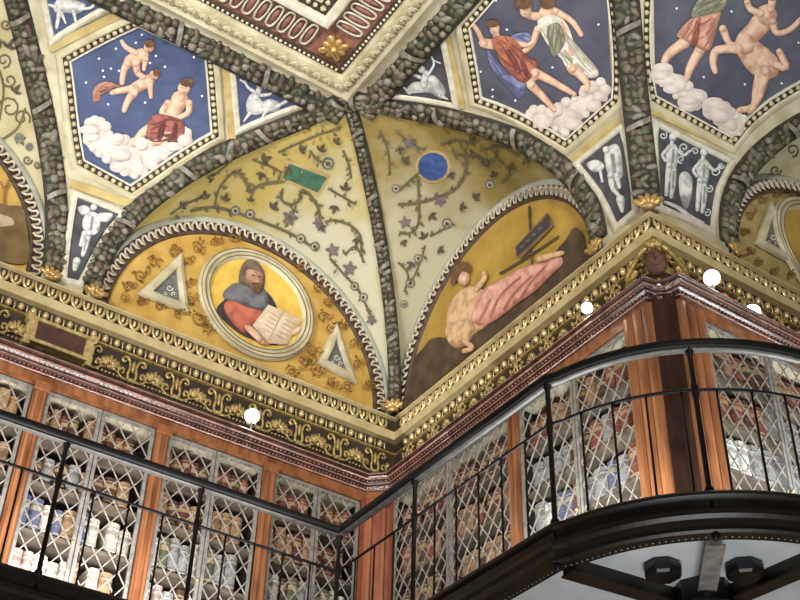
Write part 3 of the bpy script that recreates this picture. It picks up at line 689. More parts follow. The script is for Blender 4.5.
def folds(S, m, par, pts, off):
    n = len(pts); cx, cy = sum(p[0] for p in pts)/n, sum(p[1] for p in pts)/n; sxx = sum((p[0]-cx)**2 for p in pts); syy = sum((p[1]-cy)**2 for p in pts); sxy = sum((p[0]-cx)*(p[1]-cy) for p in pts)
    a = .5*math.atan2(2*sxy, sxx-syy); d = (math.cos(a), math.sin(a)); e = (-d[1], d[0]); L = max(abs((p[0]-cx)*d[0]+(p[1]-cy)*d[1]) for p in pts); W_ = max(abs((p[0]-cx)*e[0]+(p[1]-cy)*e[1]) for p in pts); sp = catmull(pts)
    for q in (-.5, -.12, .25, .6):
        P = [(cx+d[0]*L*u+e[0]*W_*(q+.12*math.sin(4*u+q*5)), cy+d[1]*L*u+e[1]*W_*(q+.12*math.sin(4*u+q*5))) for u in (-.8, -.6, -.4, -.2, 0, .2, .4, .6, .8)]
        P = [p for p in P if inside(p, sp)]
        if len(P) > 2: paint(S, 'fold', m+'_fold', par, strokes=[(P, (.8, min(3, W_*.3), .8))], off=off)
def puffs(S, par, polys, off=.010):
    for pts in polys:
        P = Paint(S); P.poly(pts, off); sp = catmull(pts, 6); r_ = random.Random(5)
        for i in range(0, len(sp), 4): P.disc((sp[i][0]*.93+sum(p[0] for p in pts)/len(pts)*.07, sp[i][1]*.93+sum(p[1] for p in pts)/len(pts)*.07), r_.uniform(3.5, 6), off=off, n=10)
        x0, x1 = min(p[0] for p in pts), max(p[0] for p in pts); y0, y1 = min(p[1] for p in pts), max(p[1] for p in pts)
        for i in range(36):
            c = (r_.uniform(x0, x1), r_.uniform(y0, y1))
            if inside(c, sp): P.disc(c, r_.uniform(6, 11), r_.uniform(4.5, 8), off=off, n=12)
        P.build('painted_cloud', 'cloud', par, label='pale cloud')
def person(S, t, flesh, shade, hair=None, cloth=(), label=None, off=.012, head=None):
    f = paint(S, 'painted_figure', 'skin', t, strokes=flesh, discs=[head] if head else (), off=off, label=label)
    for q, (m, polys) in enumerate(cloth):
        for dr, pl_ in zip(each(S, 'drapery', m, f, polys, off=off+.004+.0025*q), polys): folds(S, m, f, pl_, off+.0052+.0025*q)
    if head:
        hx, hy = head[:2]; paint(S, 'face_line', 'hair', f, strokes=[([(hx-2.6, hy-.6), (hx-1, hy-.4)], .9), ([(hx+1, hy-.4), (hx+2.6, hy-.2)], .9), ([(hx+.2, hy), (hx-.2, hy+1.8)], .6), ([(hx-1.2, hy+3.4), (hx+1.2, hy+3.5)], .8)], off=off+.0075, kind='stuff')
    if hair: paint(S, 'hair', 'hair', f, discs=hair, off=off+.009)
    return f

hL = panel('hexagonal_panel', 'hexagonal blue panel with a seated red-draped figure and two infants over clouds', SL, [(139, 26), (205, 57), (211, 132), (130, 185), (84, 160), (71, 61)], 'blue_l')
puffs(SL, hL, [[(84, 140), (84, 124), (92, 119), (101, 122), (108, 133), (120, 138), (134, 142), (160, 144), (178, 140), (184, 129), (191, 131), (189, 141), (166, 157), (148, 170), (134, 178), (118, 170), (104, 160), (92, 152)]])
person(SL, hL, [([(180, 98), (172, 114)], (17, 14)), ([(168, 102), (162, 112), (170, 116)], (7, 5)), ([(189, 102), (188, 112), (176, 118)], (7, 5)), ([(156, 124), (142, 133), (134, 144)], (11, 6)), ([(168, 130), (160, 140), (152, 143)], (9, 5)), ([(182, 92), (181, 98)], 6)],
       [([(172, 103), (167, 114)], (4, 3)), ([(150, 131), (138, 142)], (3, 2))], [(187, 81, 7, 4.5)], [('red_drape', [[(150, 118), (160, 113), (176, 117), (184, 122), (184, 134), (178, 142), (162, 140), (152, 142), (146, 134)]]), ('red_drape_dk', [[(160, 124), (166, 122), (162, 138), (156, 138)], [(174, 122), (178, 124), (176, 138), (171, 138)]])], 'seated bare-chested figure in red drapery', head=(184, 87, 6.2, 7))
person(SL, hL, [([(142, 54), (130, 60)], (14, 12)), ([(128, 62), (124, 70), (122, 82)], (9, 5)), ([(136, 52), (126, 46), (122, 40)], (6, 4)), ([(146, 58), (144, 68)], (6, 4)), ([(136, 62), (138, 72), (144, 76)], (8, 5))], [([(134, 62), (126, 66)], (4, 3))], [(150, 42, 5, 4)], (), 'flying infant', head=(149, 46, 5.2))
person(SL, hL, [([(148, 80), (134, 88)], (13, 11)), ([(132, 88), (120, 90), (112, 92)], (8, 5)), ([(134, 92), (128, 100), (124, 110)], (9, 5)), ([(150, 84), (151, 96)], (6, 4)), ([(142, 76), (136, 70)], (5, 4))], [([(142, 88), (132, 92)], (4, 3))], [(157, 71, 4, 4)], [('peach', [[(93, 100), (94, 88), (104, 81), (118, 84), (120, 87), (106, 86), (100, 92), (100, 100)]])], 'flying infant trailing a peach scarf', head=(154, 74, 5))
stars(SL, hL, [(142, 34), (136, 42), (116, 48), (99, 58), (111, 68), (103, 70), (156, 55), (165, 66), (86, 82), (108, 104), (145, 102), (150, 62), (119, 70), (194, 56), (202, 95), (104, 76)])
tt = panel('triangular_panel', 'small blue triangle with a white rearing creature beside the seated red-draped figure', SL, [(235, 67), (306, 101), (240, 127)], 'blue_l', 'small')
paint(SL, 'painted_creature', 'grisaille', tt, polys=[[(246, 104), (250, 94), (257, 92), (262, 100), (270, 98), (280, 102), (278, 110), (266, 112), (256, 114), (248, 112)]], strokes=[([(256, 96), (260, 86)], (7, 5)), ([(256, 92), (248, 86), (245, 80)], (4, 2)), ([(262, 94), (270, 93), (273, 88)], (4, 2)), ([(250, 112), (244, 120)], (4, 2)), ([(266, 110), (262, 117)], (4, 2)), ([(276, 106), (286, 100)], (3, 4)), ([(246, 82), (240, 78)], 2)], discs=[(260, 84, 3.5)], off=.012)
tt = panel('triangular_panel', 'small blue triangle with a white creature beside the cream vine web garland', SL, [(44, -14), (118, -2), (54, 36)], 'blue_l', 'small')
paint(SL, 'painted_creature', 'grisaille', tt, polys=[[(54, 4), (62, -4), (78, 0), (86, 4), (80, 12), (66, 12), (56, 12)]], strokes=[([(56, 6), (50, 4)], (4, 3)), ([(60, 10), (58, 20), (57, 27)], (5, 3)), ([(74, 10), (76, 20)], (4, 3)), ([(80, 8), (92, 6), (96, -2)], (3, 3)), ([(62, 12), (66, 22)], (4, 2))], off=.012)
tt = panel('tapering_panel', 'tapering slate panel with a pale winged figure under the seated red-draped figure', SL, [(77, 197), (119, 214), (105, 231), (91, 256), (78, 282), (66, 279)], 'slate', 'small')
paint(SL, 'painted_figure', 'grisaille', tt, polys=[[(82, 228), (84, 216), (92, 212), (100, 218), (98, 232), (90, 236)], [(77, 208), (86, 206), (90, 212), (82, 216)], [(98, 214), (112, 214), (108, 222), (100, 222)]], strokes=[([(88, 234), (85, 246), (82, 256)], (7, 4)), ([(84, 234), (80, 246)], (6, 4)), ([(76, 262), (74, 270)], (8, 5))], discs=[(93, 208, 3.4)], off=.012)
each(SL, 'shading', 'grisaille_dk', tt, strokes=[([(92, 218), (90, 230)], 3), ([(86, 240), (83, 252)], 2)], off=.014)
strip(SL, spL, (225, 54), (232, 138), 8); strip(SL, spL, (70, 184), (138, 207), 8); strip(SL, spL, (49, 48), (122, 12), 9)

hR = panel('hexagonal_panel', 'hexagonal slate-blue panel with a rust-tunic figure and a white-dress figure', SR, [(506, -14), (470, 27), (482, 97), (567, 139), (613, 98), (606, -14)], 'blue_r')
puffs(SR, hR, [[(528, 114), (536, 109), (550, 112), (562, 104), (576, 98), (590, 88), (604, 80), (610, 94), (600, 104), (582, 120), (566, 134), (550, 126)]])
person(SR, hR, [([(484, 42), (500, 44), (516, 42)], 10), ([(502, 44), (518, 62), (536, 74)], 12), ([(520, 62), (532, 84)], 9), ([(496, 30), (498, 42)], 7), ([(484, 42), (478, 30), (474, 24)], (6, 4)), ([(516, 42), (528, 44), (534, 40)], (6, 4)), ([(536, 72), (552, 80), (576, 94)], (10, 5)), ([(532, 84), (546, 98), (556, 110)], (9, 5))], [([(548, 82), (566, 90)], (3, 2)), ([(540, 94), (552, 106)], (3, 2))], [(493, 22, 7, 4)],
       [('lavender', [[(488, 48), (496, 60), (512, 78), (526, 88), (520, 98), (508, 84), (498, 74), (490, 62)], [(512, 34), (530, 32), (530, 46), (516, 44)], [(502, 74), (526, 78), (524, 92), (514, 84)]]), ('rust', [[(492, 38), (504, 34), (518, 40), (526, 56), (538, 60), (536, 72), (524, 82), (510, 72), (500, 58)]]), ('red_drape', [[(506, 46), (512, 48), (522, 70), (516, 70)], [(520, 56), (525, 58), (530, 74), (525, 74)]])], 'figure in a rust tunic', head=(495, 27, 5, 6.5))
person(SR, hR, [([(528, 14), (540, 16), (548, 14)], (8, 10)), ([(548, 12), (560, 26)], (18, 16)), ([(538, 28), (532, 44), (522, 52)], (7, 5)), ([(556, 10), (572, 20), (582, 34)], (7, 5)), ([(560, 26), (566, 48), (574, 68)], 12), ([(574, 68), (588, 82), (588, 90)], (9, 5))], [([(552, 20), (556, 34)], (4, 3))], [(524, 2, 9, 6), (548, 2, 8, 6)],
       [('white_dress', [[(538, 20), (554, 14), (568, 24), (576, 44), (590, 58), (600, 72), (594, 78), (576, 72), (560, 56), (546, 40)], [(560, 50), (574, 62), (586, 70), (572, 74)]]), ('sage', [[(548, 26), (560, 22), (566, 40), (556, 56), (550, 46)]])], 'figure in a flowing white dress', head=(526, 9, 6, 7))
stars(SR, hR, [(507, 29), (553, 67), (493, 89), (493, 96), (481, 71), (496, 0), (599, 24), (516, 100)])
tt = panel('triangular_panel', 'small slate triangle with a white rearing creature beside the rust-tunic figure', SR, [(395, 94), (440, 40), (453, 103)], 'slate', 'small')
paint(SR, 'painted_creature', 'grisaille', tt, polys=[[(406, 92), (412, 82), (424, 80), (432, 74), (440, 80), (446, 90), (442, 98), (430, 92), (418, 92)]], strokes=[([(424, 84), (426, 72)], (8, 6)), ([(428, 74), (434, 64), (432, 56)], (3, 2)), ([(420, 76), (414, 74)], (4, 3)), ([(440, 94), (448, 98)], (4, 2)), ([(410, 92), (404, 86)], (3, 2)), ([(432, 58), (441, 62)], 1.5)], discs=[(422, 68, 3.6)], off=.012)
tt = panel('tapering_panel', 'tapering slate panel with a pale winged figure under the rust-tunic figure', SR, [(580, 164), (621, 131), (634, 211), (618, 225), (602, 192)], 'slate', 'small')
paint(SR, 'painted_figure', 'grisaille', tt, polys=[[(606, 152), (616, 144), (622, 152), (624, 176), (616, 180), (608, 172)], [(588, 164), (598, 160), (606, 166), (602, 172), (594, 172)]], strokes=[([(612, 176), (614, 188), (620, 196)], (7, 4)), ([(618, 176), (621, 188)], (6, 4)), ([(622, 200), (624, 212)], (9, 4)), ([(602, 172), (604, 182)], 3)], discs=[(608, 150, 3.6)], off=.012)
each(SR, 'shading', 'grisaille_dk', tt, strokes=[([(614, 156), (616, 172)], 4), ([(616, 184), (619, 192)], 2)], off=.014)
strip(SR, spR, (446, 36), (462, 108), 8); strip(SR, spR, (574, 160), (620, 122), 8)

hC = panel('hexagonal_panel', 'slate-blue panel with a peach-robed figure and a rearing horse-bodied figure', SCv, [(653, -30), (655, 96), (730, 137), (746, 118), (770, 98), (812, 74), (838, -30)], 'blue_r')
puffs(SCv, hC, [[(656, 70), (664, 68), (672, 78), (684, 84), (694, 92), (698, 104), (690, 109), (678, 100), (668, 90), (657, 80)], [(706, 106), (714, 102), (724, 106), (732, 114), (744, 118), (738, 126), (730, 132), (718, 124), (708, 116)]])
person(SCv, hC, [([(684, 42), (668, 54), (662, 66)], (12, 6)), ([(700, 48), (690, 66), (685, 80)], (11, 6)), ([(722, 28), (728, 42), (734, 44)], (8, 5))], [([(672, 52), (664, 62)], (3, 2)), ([(694, 62), (688, 74)], (3, 2))], None, [('peach', [[(676, 34), (690, 18), (706, 10), (720, 8), (716, 26), (708, 50), (694, 46), (684, 40)]]), ('rust', [[(694, 22), (700, 18), (696, 44), (690, 42)]]), ('sage', [[(690, 16), (696, 0), (708, -10), (726, -8), (722, 8), (706, 14)]])], 'striding figure in peach robe')
person(SCv, hC, [([(766, 14), (756, 28), (744, 40)], (22, 20, 18)), ([(744, 44), (756, 58), (766, 66)], (22, 30, 28)), ([(772, 20), (776, 32), (790, 28), (800, 18)], (8, 6, 5)), ([(738, 48), (716, 50), (712, 62), (714, 72)], (10, 8, 5)), ([(762, 72), (756, 90), (752, 106), (738, 110)], (16, 8, 6)), ([(764, 70), (758, 96), (748, 112)], (12, 7, 5)), ([(770, 62), (784, 66), (778, 50)], (7, 9, 6)), ([(770, 8), (772, -4)], 8), ([(760, 12), (750, 8), (746, 0)], (8, 6))],
       [([(758, 24), (748, 36)], (6, 5)), ([(752, 58), (766, 72)], (5, 6)), ([(760, 78), (754, 98)], (4, 3))], [(771, -6, 6, 5)], (), 'rearing horse-bodied figure')
stars(SCv, hC, [(676, 8), (731, 11), (703, 77), (781, 83), (798, 42), (744, 84), (690, 100)])
tt = panel('tapering_panel', 'tapering slate panel with two pale standing figures above the projecting corner', SCv, [(657, 127), (728, 163), (716, 188), (710, 229), (661, 207)], 'slate', 'small')
for dx, dy, k_ in ((0, 0, 1), (31, 15, -1)):
    q = lambda x, y: (x+dx, y+dy)
    f = paint(SCv, 'painted_figure', 'grisaille', tt, polys=[[q(664, 150), q(669, 144), q(676, 147), q(677, 158), q(675, 168), q(668, 170), q(665, 160)]], strokes=[([q(671, 166), q(672, 182), q(670, 198)], (8, 6, 4)), ([q(668, 166), q(666, 182), q(665, 196)], (7, 5, 4)), ([q(675, 150), q(682, 156), q(688, 152)], (4, 3)), ([q(666, 150), q(661, 156), q(664, 162)], (4, 3)), ([q(671, 138), q(670, 146)], 4)], discs=[q(671, 138)+(3.8, 4.2)], off=.012, label='pale standing figure')
    each(SCv, 'shading', 'grisaille_dk', f, strokes=[([q(672, 150), q(671, 164)], 2.4), ([q(672, 172), q(671, 190)], 1.8)], off=.0165)
paint(SCv, 'painted_shield', 'grisaille', tt, [[(678, 178), (684, 172), (691, 180), (690, 198), (685, 210), (679, 198)]], off=.011)
paint(SCv, 'painted_foliage', 'grisaille', tt, strokes=[([(664, 203), (676, 208), (690, 218), (702, 224)], (3, 5, 3))], off=.011)
P = Paint(SCv)
for c, r in (((683, 148), 5), ((694, 152), 4), ((714, 172), 5), ((720, 166), 3.5), ((680, 160), 4), ((662, 136), 4), ((708, 190), 4), ((706, 214), 4)): P.curl(c, r, c[0]*7, 1.6, 1.2, 1, .010)
P.build('scrollwork', 'grisaille', tt, kind='stuff')
strip(SCv, spC, (652, 110), (735, 150), 9)

# ------------------------------------------------------------------ cornice, frieze, crown
ZV = Vector((0, 0, 1))
RUNS = [(Vector((XR, YL, 0)), Vector((1, 0, 0)), Vector((0, -1, 0)), -3.7, -.06), (Vector((XR, YL, 0)), Vector((0, -1, 0)), Vector((-1, 0, 0)), .06, YL-YC-.02), (Vector((XR, YC, 0)), Vector((1, 0, 0)), Vector((0, -1, 0)), .04, 3.4)]
cor = sweep(LIP, [(-.03, 7.258), (0, 7.262), (.004, 7.255), (.004, 7.182), (-.05, 7.176)], 'trim_1', 'lip_cream', None, kind='structure', label='cream and gilt cornice running along all three walls')
sweep(LIP, [(-.12, 7.405), (-.012, 7.41), (.006, 7.40), (.006, 7.388), (-.02, 7.378)], 'fillet', 'lip_cream', cor)
sweep(LIP, [(-.02, 7.38), (-.035, 7.32), (-.03, 7.255)], 'leaf_course', 'frame_dark', cor)
sweep(LIP, [(-.045, 7.178), (-.06, 7.13), (-.055, 7.085)], 'egg_course', 'frieze_dark', cor)
sweep(LIP, [(-.055, 7.09), (-.035, 7.088), (-.035, 7.074), (-.055, 7.07)], 'fillet', 'gilt_dim', cor)
b = MB(); b.tube([(-.036, .052, -.004), (-.034, 0, .006), (-.02, -.036, .012), (0, -.05, .012), (.02, -.036, .012), (.034, 0, .006), (.036, .052, -.004)], [.008, .011, .013, .014, .013, .011, .008], 5)
b.ball((0, .012, 0), (.013, .034, .014), 6, 4); me_leaf = rawmesh('gilt_leaf', b.V, b.F, 'gilt_pale')
b = MB(); b.ball((0, 0, .006), (.023, .033, .024), 8, 5); b.tube([(.046, .03, 0), (.046, -.035, .006)], [.008, .004], 5); me_egg = rawmesh('gilt_egg', b.V, b.F, 'gilt_pale')
b = MB(); b.box((-.014, -.009, -.006), (.014, .009, .006)); me_dash = rawmesh('dash', b.V, b.F, 'frame_dark', False)
frz = sweep(LIP, [(-.055, 7.075), (-.05, 6.55)], 'trim_2', 'frieze_dark', None, kind='structure', label='dark frieze of gilt palmettes and scrolls under the cornice')
b = MB()
for k in range(7):
    a = (k-3)*.42; L = .085-.008*abs(k-3); q = MB(); q.ball((0, L*.62, .012), (.015, L*.5, .014), 6, 4); b.add(q.V, q.F, Matrix.Translation((0, -.055, 0)) @ Matrix.Rotation(-a, 4, 'Z'))
b.ball((0, -.06, .012), (.022, .02, .016), 6, 4)
for s in (-1, 1): b.tube([(s*.015, -.06, .01), (s*.05, -.075, .012), (s*.075, -.05, .012), (s*.062, -.03, .012), (s*.05, -.045, .012)], .009, 5)
me_palm = rawmesh('palmette', b.V, b.F, 'gilt_frieze')
b = MB()
for s in (-1, 1):
    P = [(s*.012, -.1, .008), (s*.03, -.05, .012), (s*.022, .01, .012), (s*.032, .06, .012), (s*.06, .085, .012), (s*.082, .06, .014), (s*.07, .038, .014), (s*.055, .052, .014)]
    b.tube(catmull(P, 3, False), .010, 5); P = [(s*.02, -.085, .01), (s*.06, -.09, .012), (s*.095, -.06, .012), (s*.09, -.02, .012), (s*.065, -.015, .012), (s*.06, -.045, .012), (s*.075, -.05, .012)]; b.tube(catmull(P, 3, False), .010, 5)
    b.ball((s*.11, .0, .01), (.02, .03, .012), 6, 4)
b.ball((0, .02, .012), (.014, .06, .014), 6, 4); b.ball((0, -.085, .012), (.025, .018, .016), 6, 4)
me_scr = rawmesh('scroll', b.V, b.F, 'gilt_frieze')
for o, x, n, d0, d1 in RUNS:
    k = round((d1-d0)/.092)
    for i in range(k):
        d = d0+(i+.5)*(d1-d0)/k; p = o+x*d
        inst('gilt_leaf', me_leaf, basis(x, ZV, n, p-n*.018+ZV*7.318), cor); inst('gilt_egg', me_egg, basis(x, ZV, n, p-n*.05+ZV*7.132), cor)
        inst('dash', me_dash, basis(x, ZV, n, p-n*.006+ZV*7.398), cor)
    k = int((d1-d0)/.17); fsc = 1.1 if d0 < 0 else .64
    for i in range(k):
        d = d0+(i+.5)*(d1-d0)/k; p = o+x*d
        if n.y and o.y == YL and 1.62 < p.x < 2.18: continue
        inst('palmette' if i % 2 else 'scroll', me_palm if i % 2 else me_scr, basis(x*fsc, ZV*fsc, n*1.1, p-n*.052+ZV*((6.975 if i % 2 else 6.955) if d0 < 0 else 7.025)), frz)
    beads('bead_row', [o+x*d0-n*.04+ZV*6.86, o+x*d1-n*.04+ZV*6.86], .03, .011, 'gilt_dim', frz)

ZK = 6.565                                  # top of the crown
cr = sweep(CASE, [(-.30, ZK), (.058, ZK), (.066, 6.556), (.064, 6.546), (.05, 6.54), (.047, 6.53), (.054, 6.522), (.05, 6.51), (.036, 6.50), (.03, 6.492), (.034, 6.486), (.032, 6.478), (.018, 6.47), (.014, 6.452), (.02, 6.446), (.02, 6.438), (.002, 6.432)], 'trim_3', 'mahogany', None, kind='structure', label='moulded walnut crown along the tops of the bookcases')
sweep(CASE, [(.004, 6.434), (.004, 6.372), (-.02, 6.366)], 'flat_board', 'walnut_orange', cr)
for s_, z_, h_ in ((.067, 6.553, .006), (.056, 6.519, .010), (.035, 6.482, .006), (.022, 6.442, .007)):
    sweep(CASE, [(s_-.008, z_+h_), (s_, z_+h_*.4), (s_, z_-h_*.4), (s_-.008, z_-h_)], 'fillet', 'wood_highlit', cr, True, label='lighter fillet with highlight in its colour')  # lighter wood colour paints the highlights along the crown's ridges
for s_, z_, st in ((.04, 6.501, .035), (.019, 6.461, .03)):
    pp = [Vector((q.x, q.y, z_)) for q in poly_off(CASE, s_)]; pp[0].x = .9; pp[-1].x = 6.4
    beads('bead_row', pp, st, .0065, 'wood_highlit', cr)

# cartouche on the frieze
c3 = Vector((1.90, YL+.05, 6.955)); t = thing('cartouche', 'gilt cartouche with a brown tablet on the frieze', 'cartouche', c3)
def pl(b, pts, y0, y1):
    n = len(pts); b.add([(c3.x+x, c3.y+y0, c3.z+z) for x, z in pts]+[(c3.x+x, c3.y+y1, c3.z+z) for x, z in pts], [tuple(range(n)), tuple(range(2*n-1, n-1, -1))]+[(i, (i+1) % n, n+(i+1) % n, n+i) for i in range(n)]); return b
pl(MB(), [(-.19, -.085), (.19, -.085), (.19, .075), (-.19, .075)], -.055, 0).build('tablet', 'plaque', t)
for (x0, z0, x1, z1) in ((-.215, .07, .215, .098), (-.215, -.108, .215, -.08)): pl(MB(), [(x0, z0), (x1, z0), (x1, z1), (x0, z1)], -.075, 0).build('frame_bar', 'ormolu', t)
for s in (-1, 1):
    pl(MB(), [(s*.18, -.10), (s*.21, -.10), (s*.21, .09), (s*.18, .09)], -.072, 0).build('frame_bar', 'ormolu', t)
    pl(MB(), [(s*.205, -.135), (s*.25, -.135), (s*.25, -.07), (s*.235, -.055), (s*.25, -.03), (s*.25, .03), (s*.235, .05), (s*.26, .07), (s*.26, .125), (s*.205, .125)], -.066, 0).build('ear', 'ormolu', t)
# mask on the projecting corner
dg = Vector((-1, -1, 0)).normalized(); pr = Vector((1, -1, 0)).normalized(); c3 = Vector((XR+.03, YC+.03, 6.98)); t = thing('carved_mask', 'dark carved mask with gilt volutes on the projecting corner of the frieze', 'mask', c3)
B = basis(pr, ZV, dg, c3)
b = MB(); b.ball((0, 0, .02), (.075, .10, .07), 10, 8); b.ball((0, -.01, .09), (.016, .035, .02), 6, 5)
for s in (-1, 1): b.ball((s*.03, .03, .07), (.03, .012, .025), 6, 4); b.ball((s*.035, -.025, .06), (.025, .02, .025), 6, 4)
b.ball((0, -.06, .07), (.028, .012, .018), 6, 4); m2 = MB().add(b.V, b.F, B); m2.build('face', 'oxide', t, True)
for s in (-1, 1):
    b = MB(); b.tube([B @ Vector(p) for p in catmull([(s*.05, .10, .05), (s*.10, .06, .02), (s*.15, .03, -.05), (s*.19, -.02, -.11), (s*.15, -.04, -.06), (s*.13, -.01, -.04)], 3, False)], .02, 6); b.build('volute', 'gilt_dim', t, True)
b = MB()
for k in range(5):
    a = (k-2)*.4; q = MB(); q.ball((0, .05, .04), (.02, .045, .02), 6, 4); b.add(q.V, q.F, B @ Matrix.Translation((0, .07, .03)) @ Matrix.Rotation(-a, 4, 'Z'))
b.build('crest', 'gilt_dim', t, True)
# gilt palmettes standing on the cornice at the arch feet
def finial(label, p, x, n, s=1.0):
    t = thing('gilt_finial', label, 'finial', p, 'gilt leaf finials on the cornice')
    b = MB(); B = basis(x*s, ZV*s, n*s, p)
    for k in range(5):
        a = (k-2)*.5; q = MB(); q.ball((0, .06, .01), (.022, .05, .018), 6, 4); b.add(q.V, q.F, B @ Matrix.Translation((0, .015, .015)) @ Matrix.Rotation(-a, 4, 'Z'))
    b.build('leaf_fan', 'gilt', t, True); b = MB(); q = MB(); q.ball((0, .012, .03), (.05, .02, .02), 8, 4); b.add(q.V, q.F, B); b.build('base', 'gilt_dim', t, True)
Xv, Yv = Vector((1, 0, 0)), Vector((0, -1, 0))
finial('gilt leaf finial at the foot of the garland beside the bare-tree lunette', Vector((1.72, YL-.0, 7.40)), Xv, Yv)
finial('gilt leaf finial at the outer foot of the round medallion lunette', Vector((2.07, YL-.0, 7.40)), Xv, Yv)
finial('gilt leaf finial in the inner corner at the foot of the rib', Vector((XR-.05, YL-.05, 7.40)), -pr, dg, 1.1)
finial('gilt leaf finial at the foot of the reclining pink figure lunette', Vector((XR, 4.84, 7.40)), Vector((0, -1, 0)), Vector((-1, 0, 0)))
finial('gilt leaf finial on the tip of the projecting corner', Vector((XR, YC, 7.40)), pr, dg, 1.15)
finial('gilt leaf finial at the foot of the tan medallion lunette', Vector((5.50, YC, 7.40)), Xv, Yv)

# ------------------------------------------------------------------ bookcases
BK = [('rust red', (138, 74, 56)), ('tan calf', (176, 138, 98)), ('cream vellum', (214, 204, 184)), ('dark brown', (84, 58, 44)), ('pale pink', (206, 170, 156)), ('slate blue', (92, 100, 124)), ('grey', (158, 156, 152)), ('olive green', (106, 108, 80)), ('white', (226, 222, 212)), ('maroon', (104, 50, 46))]
me_bk = {}
for nm, c in BK:
    m = mat('cover_'+nm, c, tuple(int(v*.62) for v in c), .55, scale=22); nt = m.node_tree
    tcn = [n for n in nt.nodes if n.type == 'TEX_COORD'][0]; bs = nt.nodes['Principled BSDF']; old = bs.inputs['Base Color'].links[0].from_socket
    sp = nt.nodes.new('ShaderNodeSeparateXYZ'); nt.links.new(tcn.outputs['Object'], sp.inputs[0]); rr = nt.nodes.new('ShaderNodeValToRGB'); rr.color_ramp.interpolation = 'CONSTANT'
    el = rr.color_ramp.elements; el[0].color = (0, 0, 0, 1); el[1].position = .97; el[1].color = (0, 0, 0, 1)
    for ps, vv in ((.13, 1), (.18, 0), (.40, .6), (.42, 0), (.62, 1), (.76, 0), (.82, 1), (.86, 0)): e = el.new(ps); e.color = (vv, vv, vv, 1)
    nt.links.new(sp.outputs['Z'], rr.inputs[0]); mxc = nt.nodes.new('ShaderNodeMix'); mxc.data_type = 'RGBA'
    lb = (58, 44, 38) if sum(c) > 400 else (206, 178, 120); mxc.inputs[7].default_value = lin(lb)+(1,)
    ml = nt.nodes.new('ShaderNodeMath'); ml.operation = 'MULTIPLY'; ml.inputs[1].default_value = .42; nt.links.new(rr.outputs[0], ml.inputs[0]); nt.links.new(ml.outputs[0], mxc.inputs[0]); nt.links.new(old, mxc.inputs[6]); nt.links.new(mxc.outputs[2], bs.inputs['Base Color'])
    b = MB(); G = []
    for x, y in [(-.5, 1), (-.5, .12), (-.36, .03), (-.12, 0), (.12, 0), (.36, .03), (.5, .12), (.5, 1)]: G.append((x, y))
    n = len(G); zs = [0, .12, .14, .17, .19, .80, .82, .85, .87, 1]
    pf = [0, 0, .016, .016, 0, 0, .016, .016, 0, 0]
    b.grid([[Vector((x, y-(f if 0 < i < n-1 else 0), z)) for i, (x, y) in enumerate(G)] for z, f in zip(zs, pf)]); b.F = [tuple(reversed(f)) for f in b.F]
    k = len(b.V); b.F.append(tuple(range(n))); b.F.append(tuple(range(k-1, k-n-1, -1))); b.F.append((0, k-n, k-1, n-1))
    me_bk[nm] = rawmesh('book', b.V, b.F, 'cover_'+nm, False)
ORD = ['lowest', 'second', 'third', 'fourth', 'top']
SHZ = [4.66, 5.03, 5.38, 5.71, 6.03]; ZT = 6.372
NB = [0]
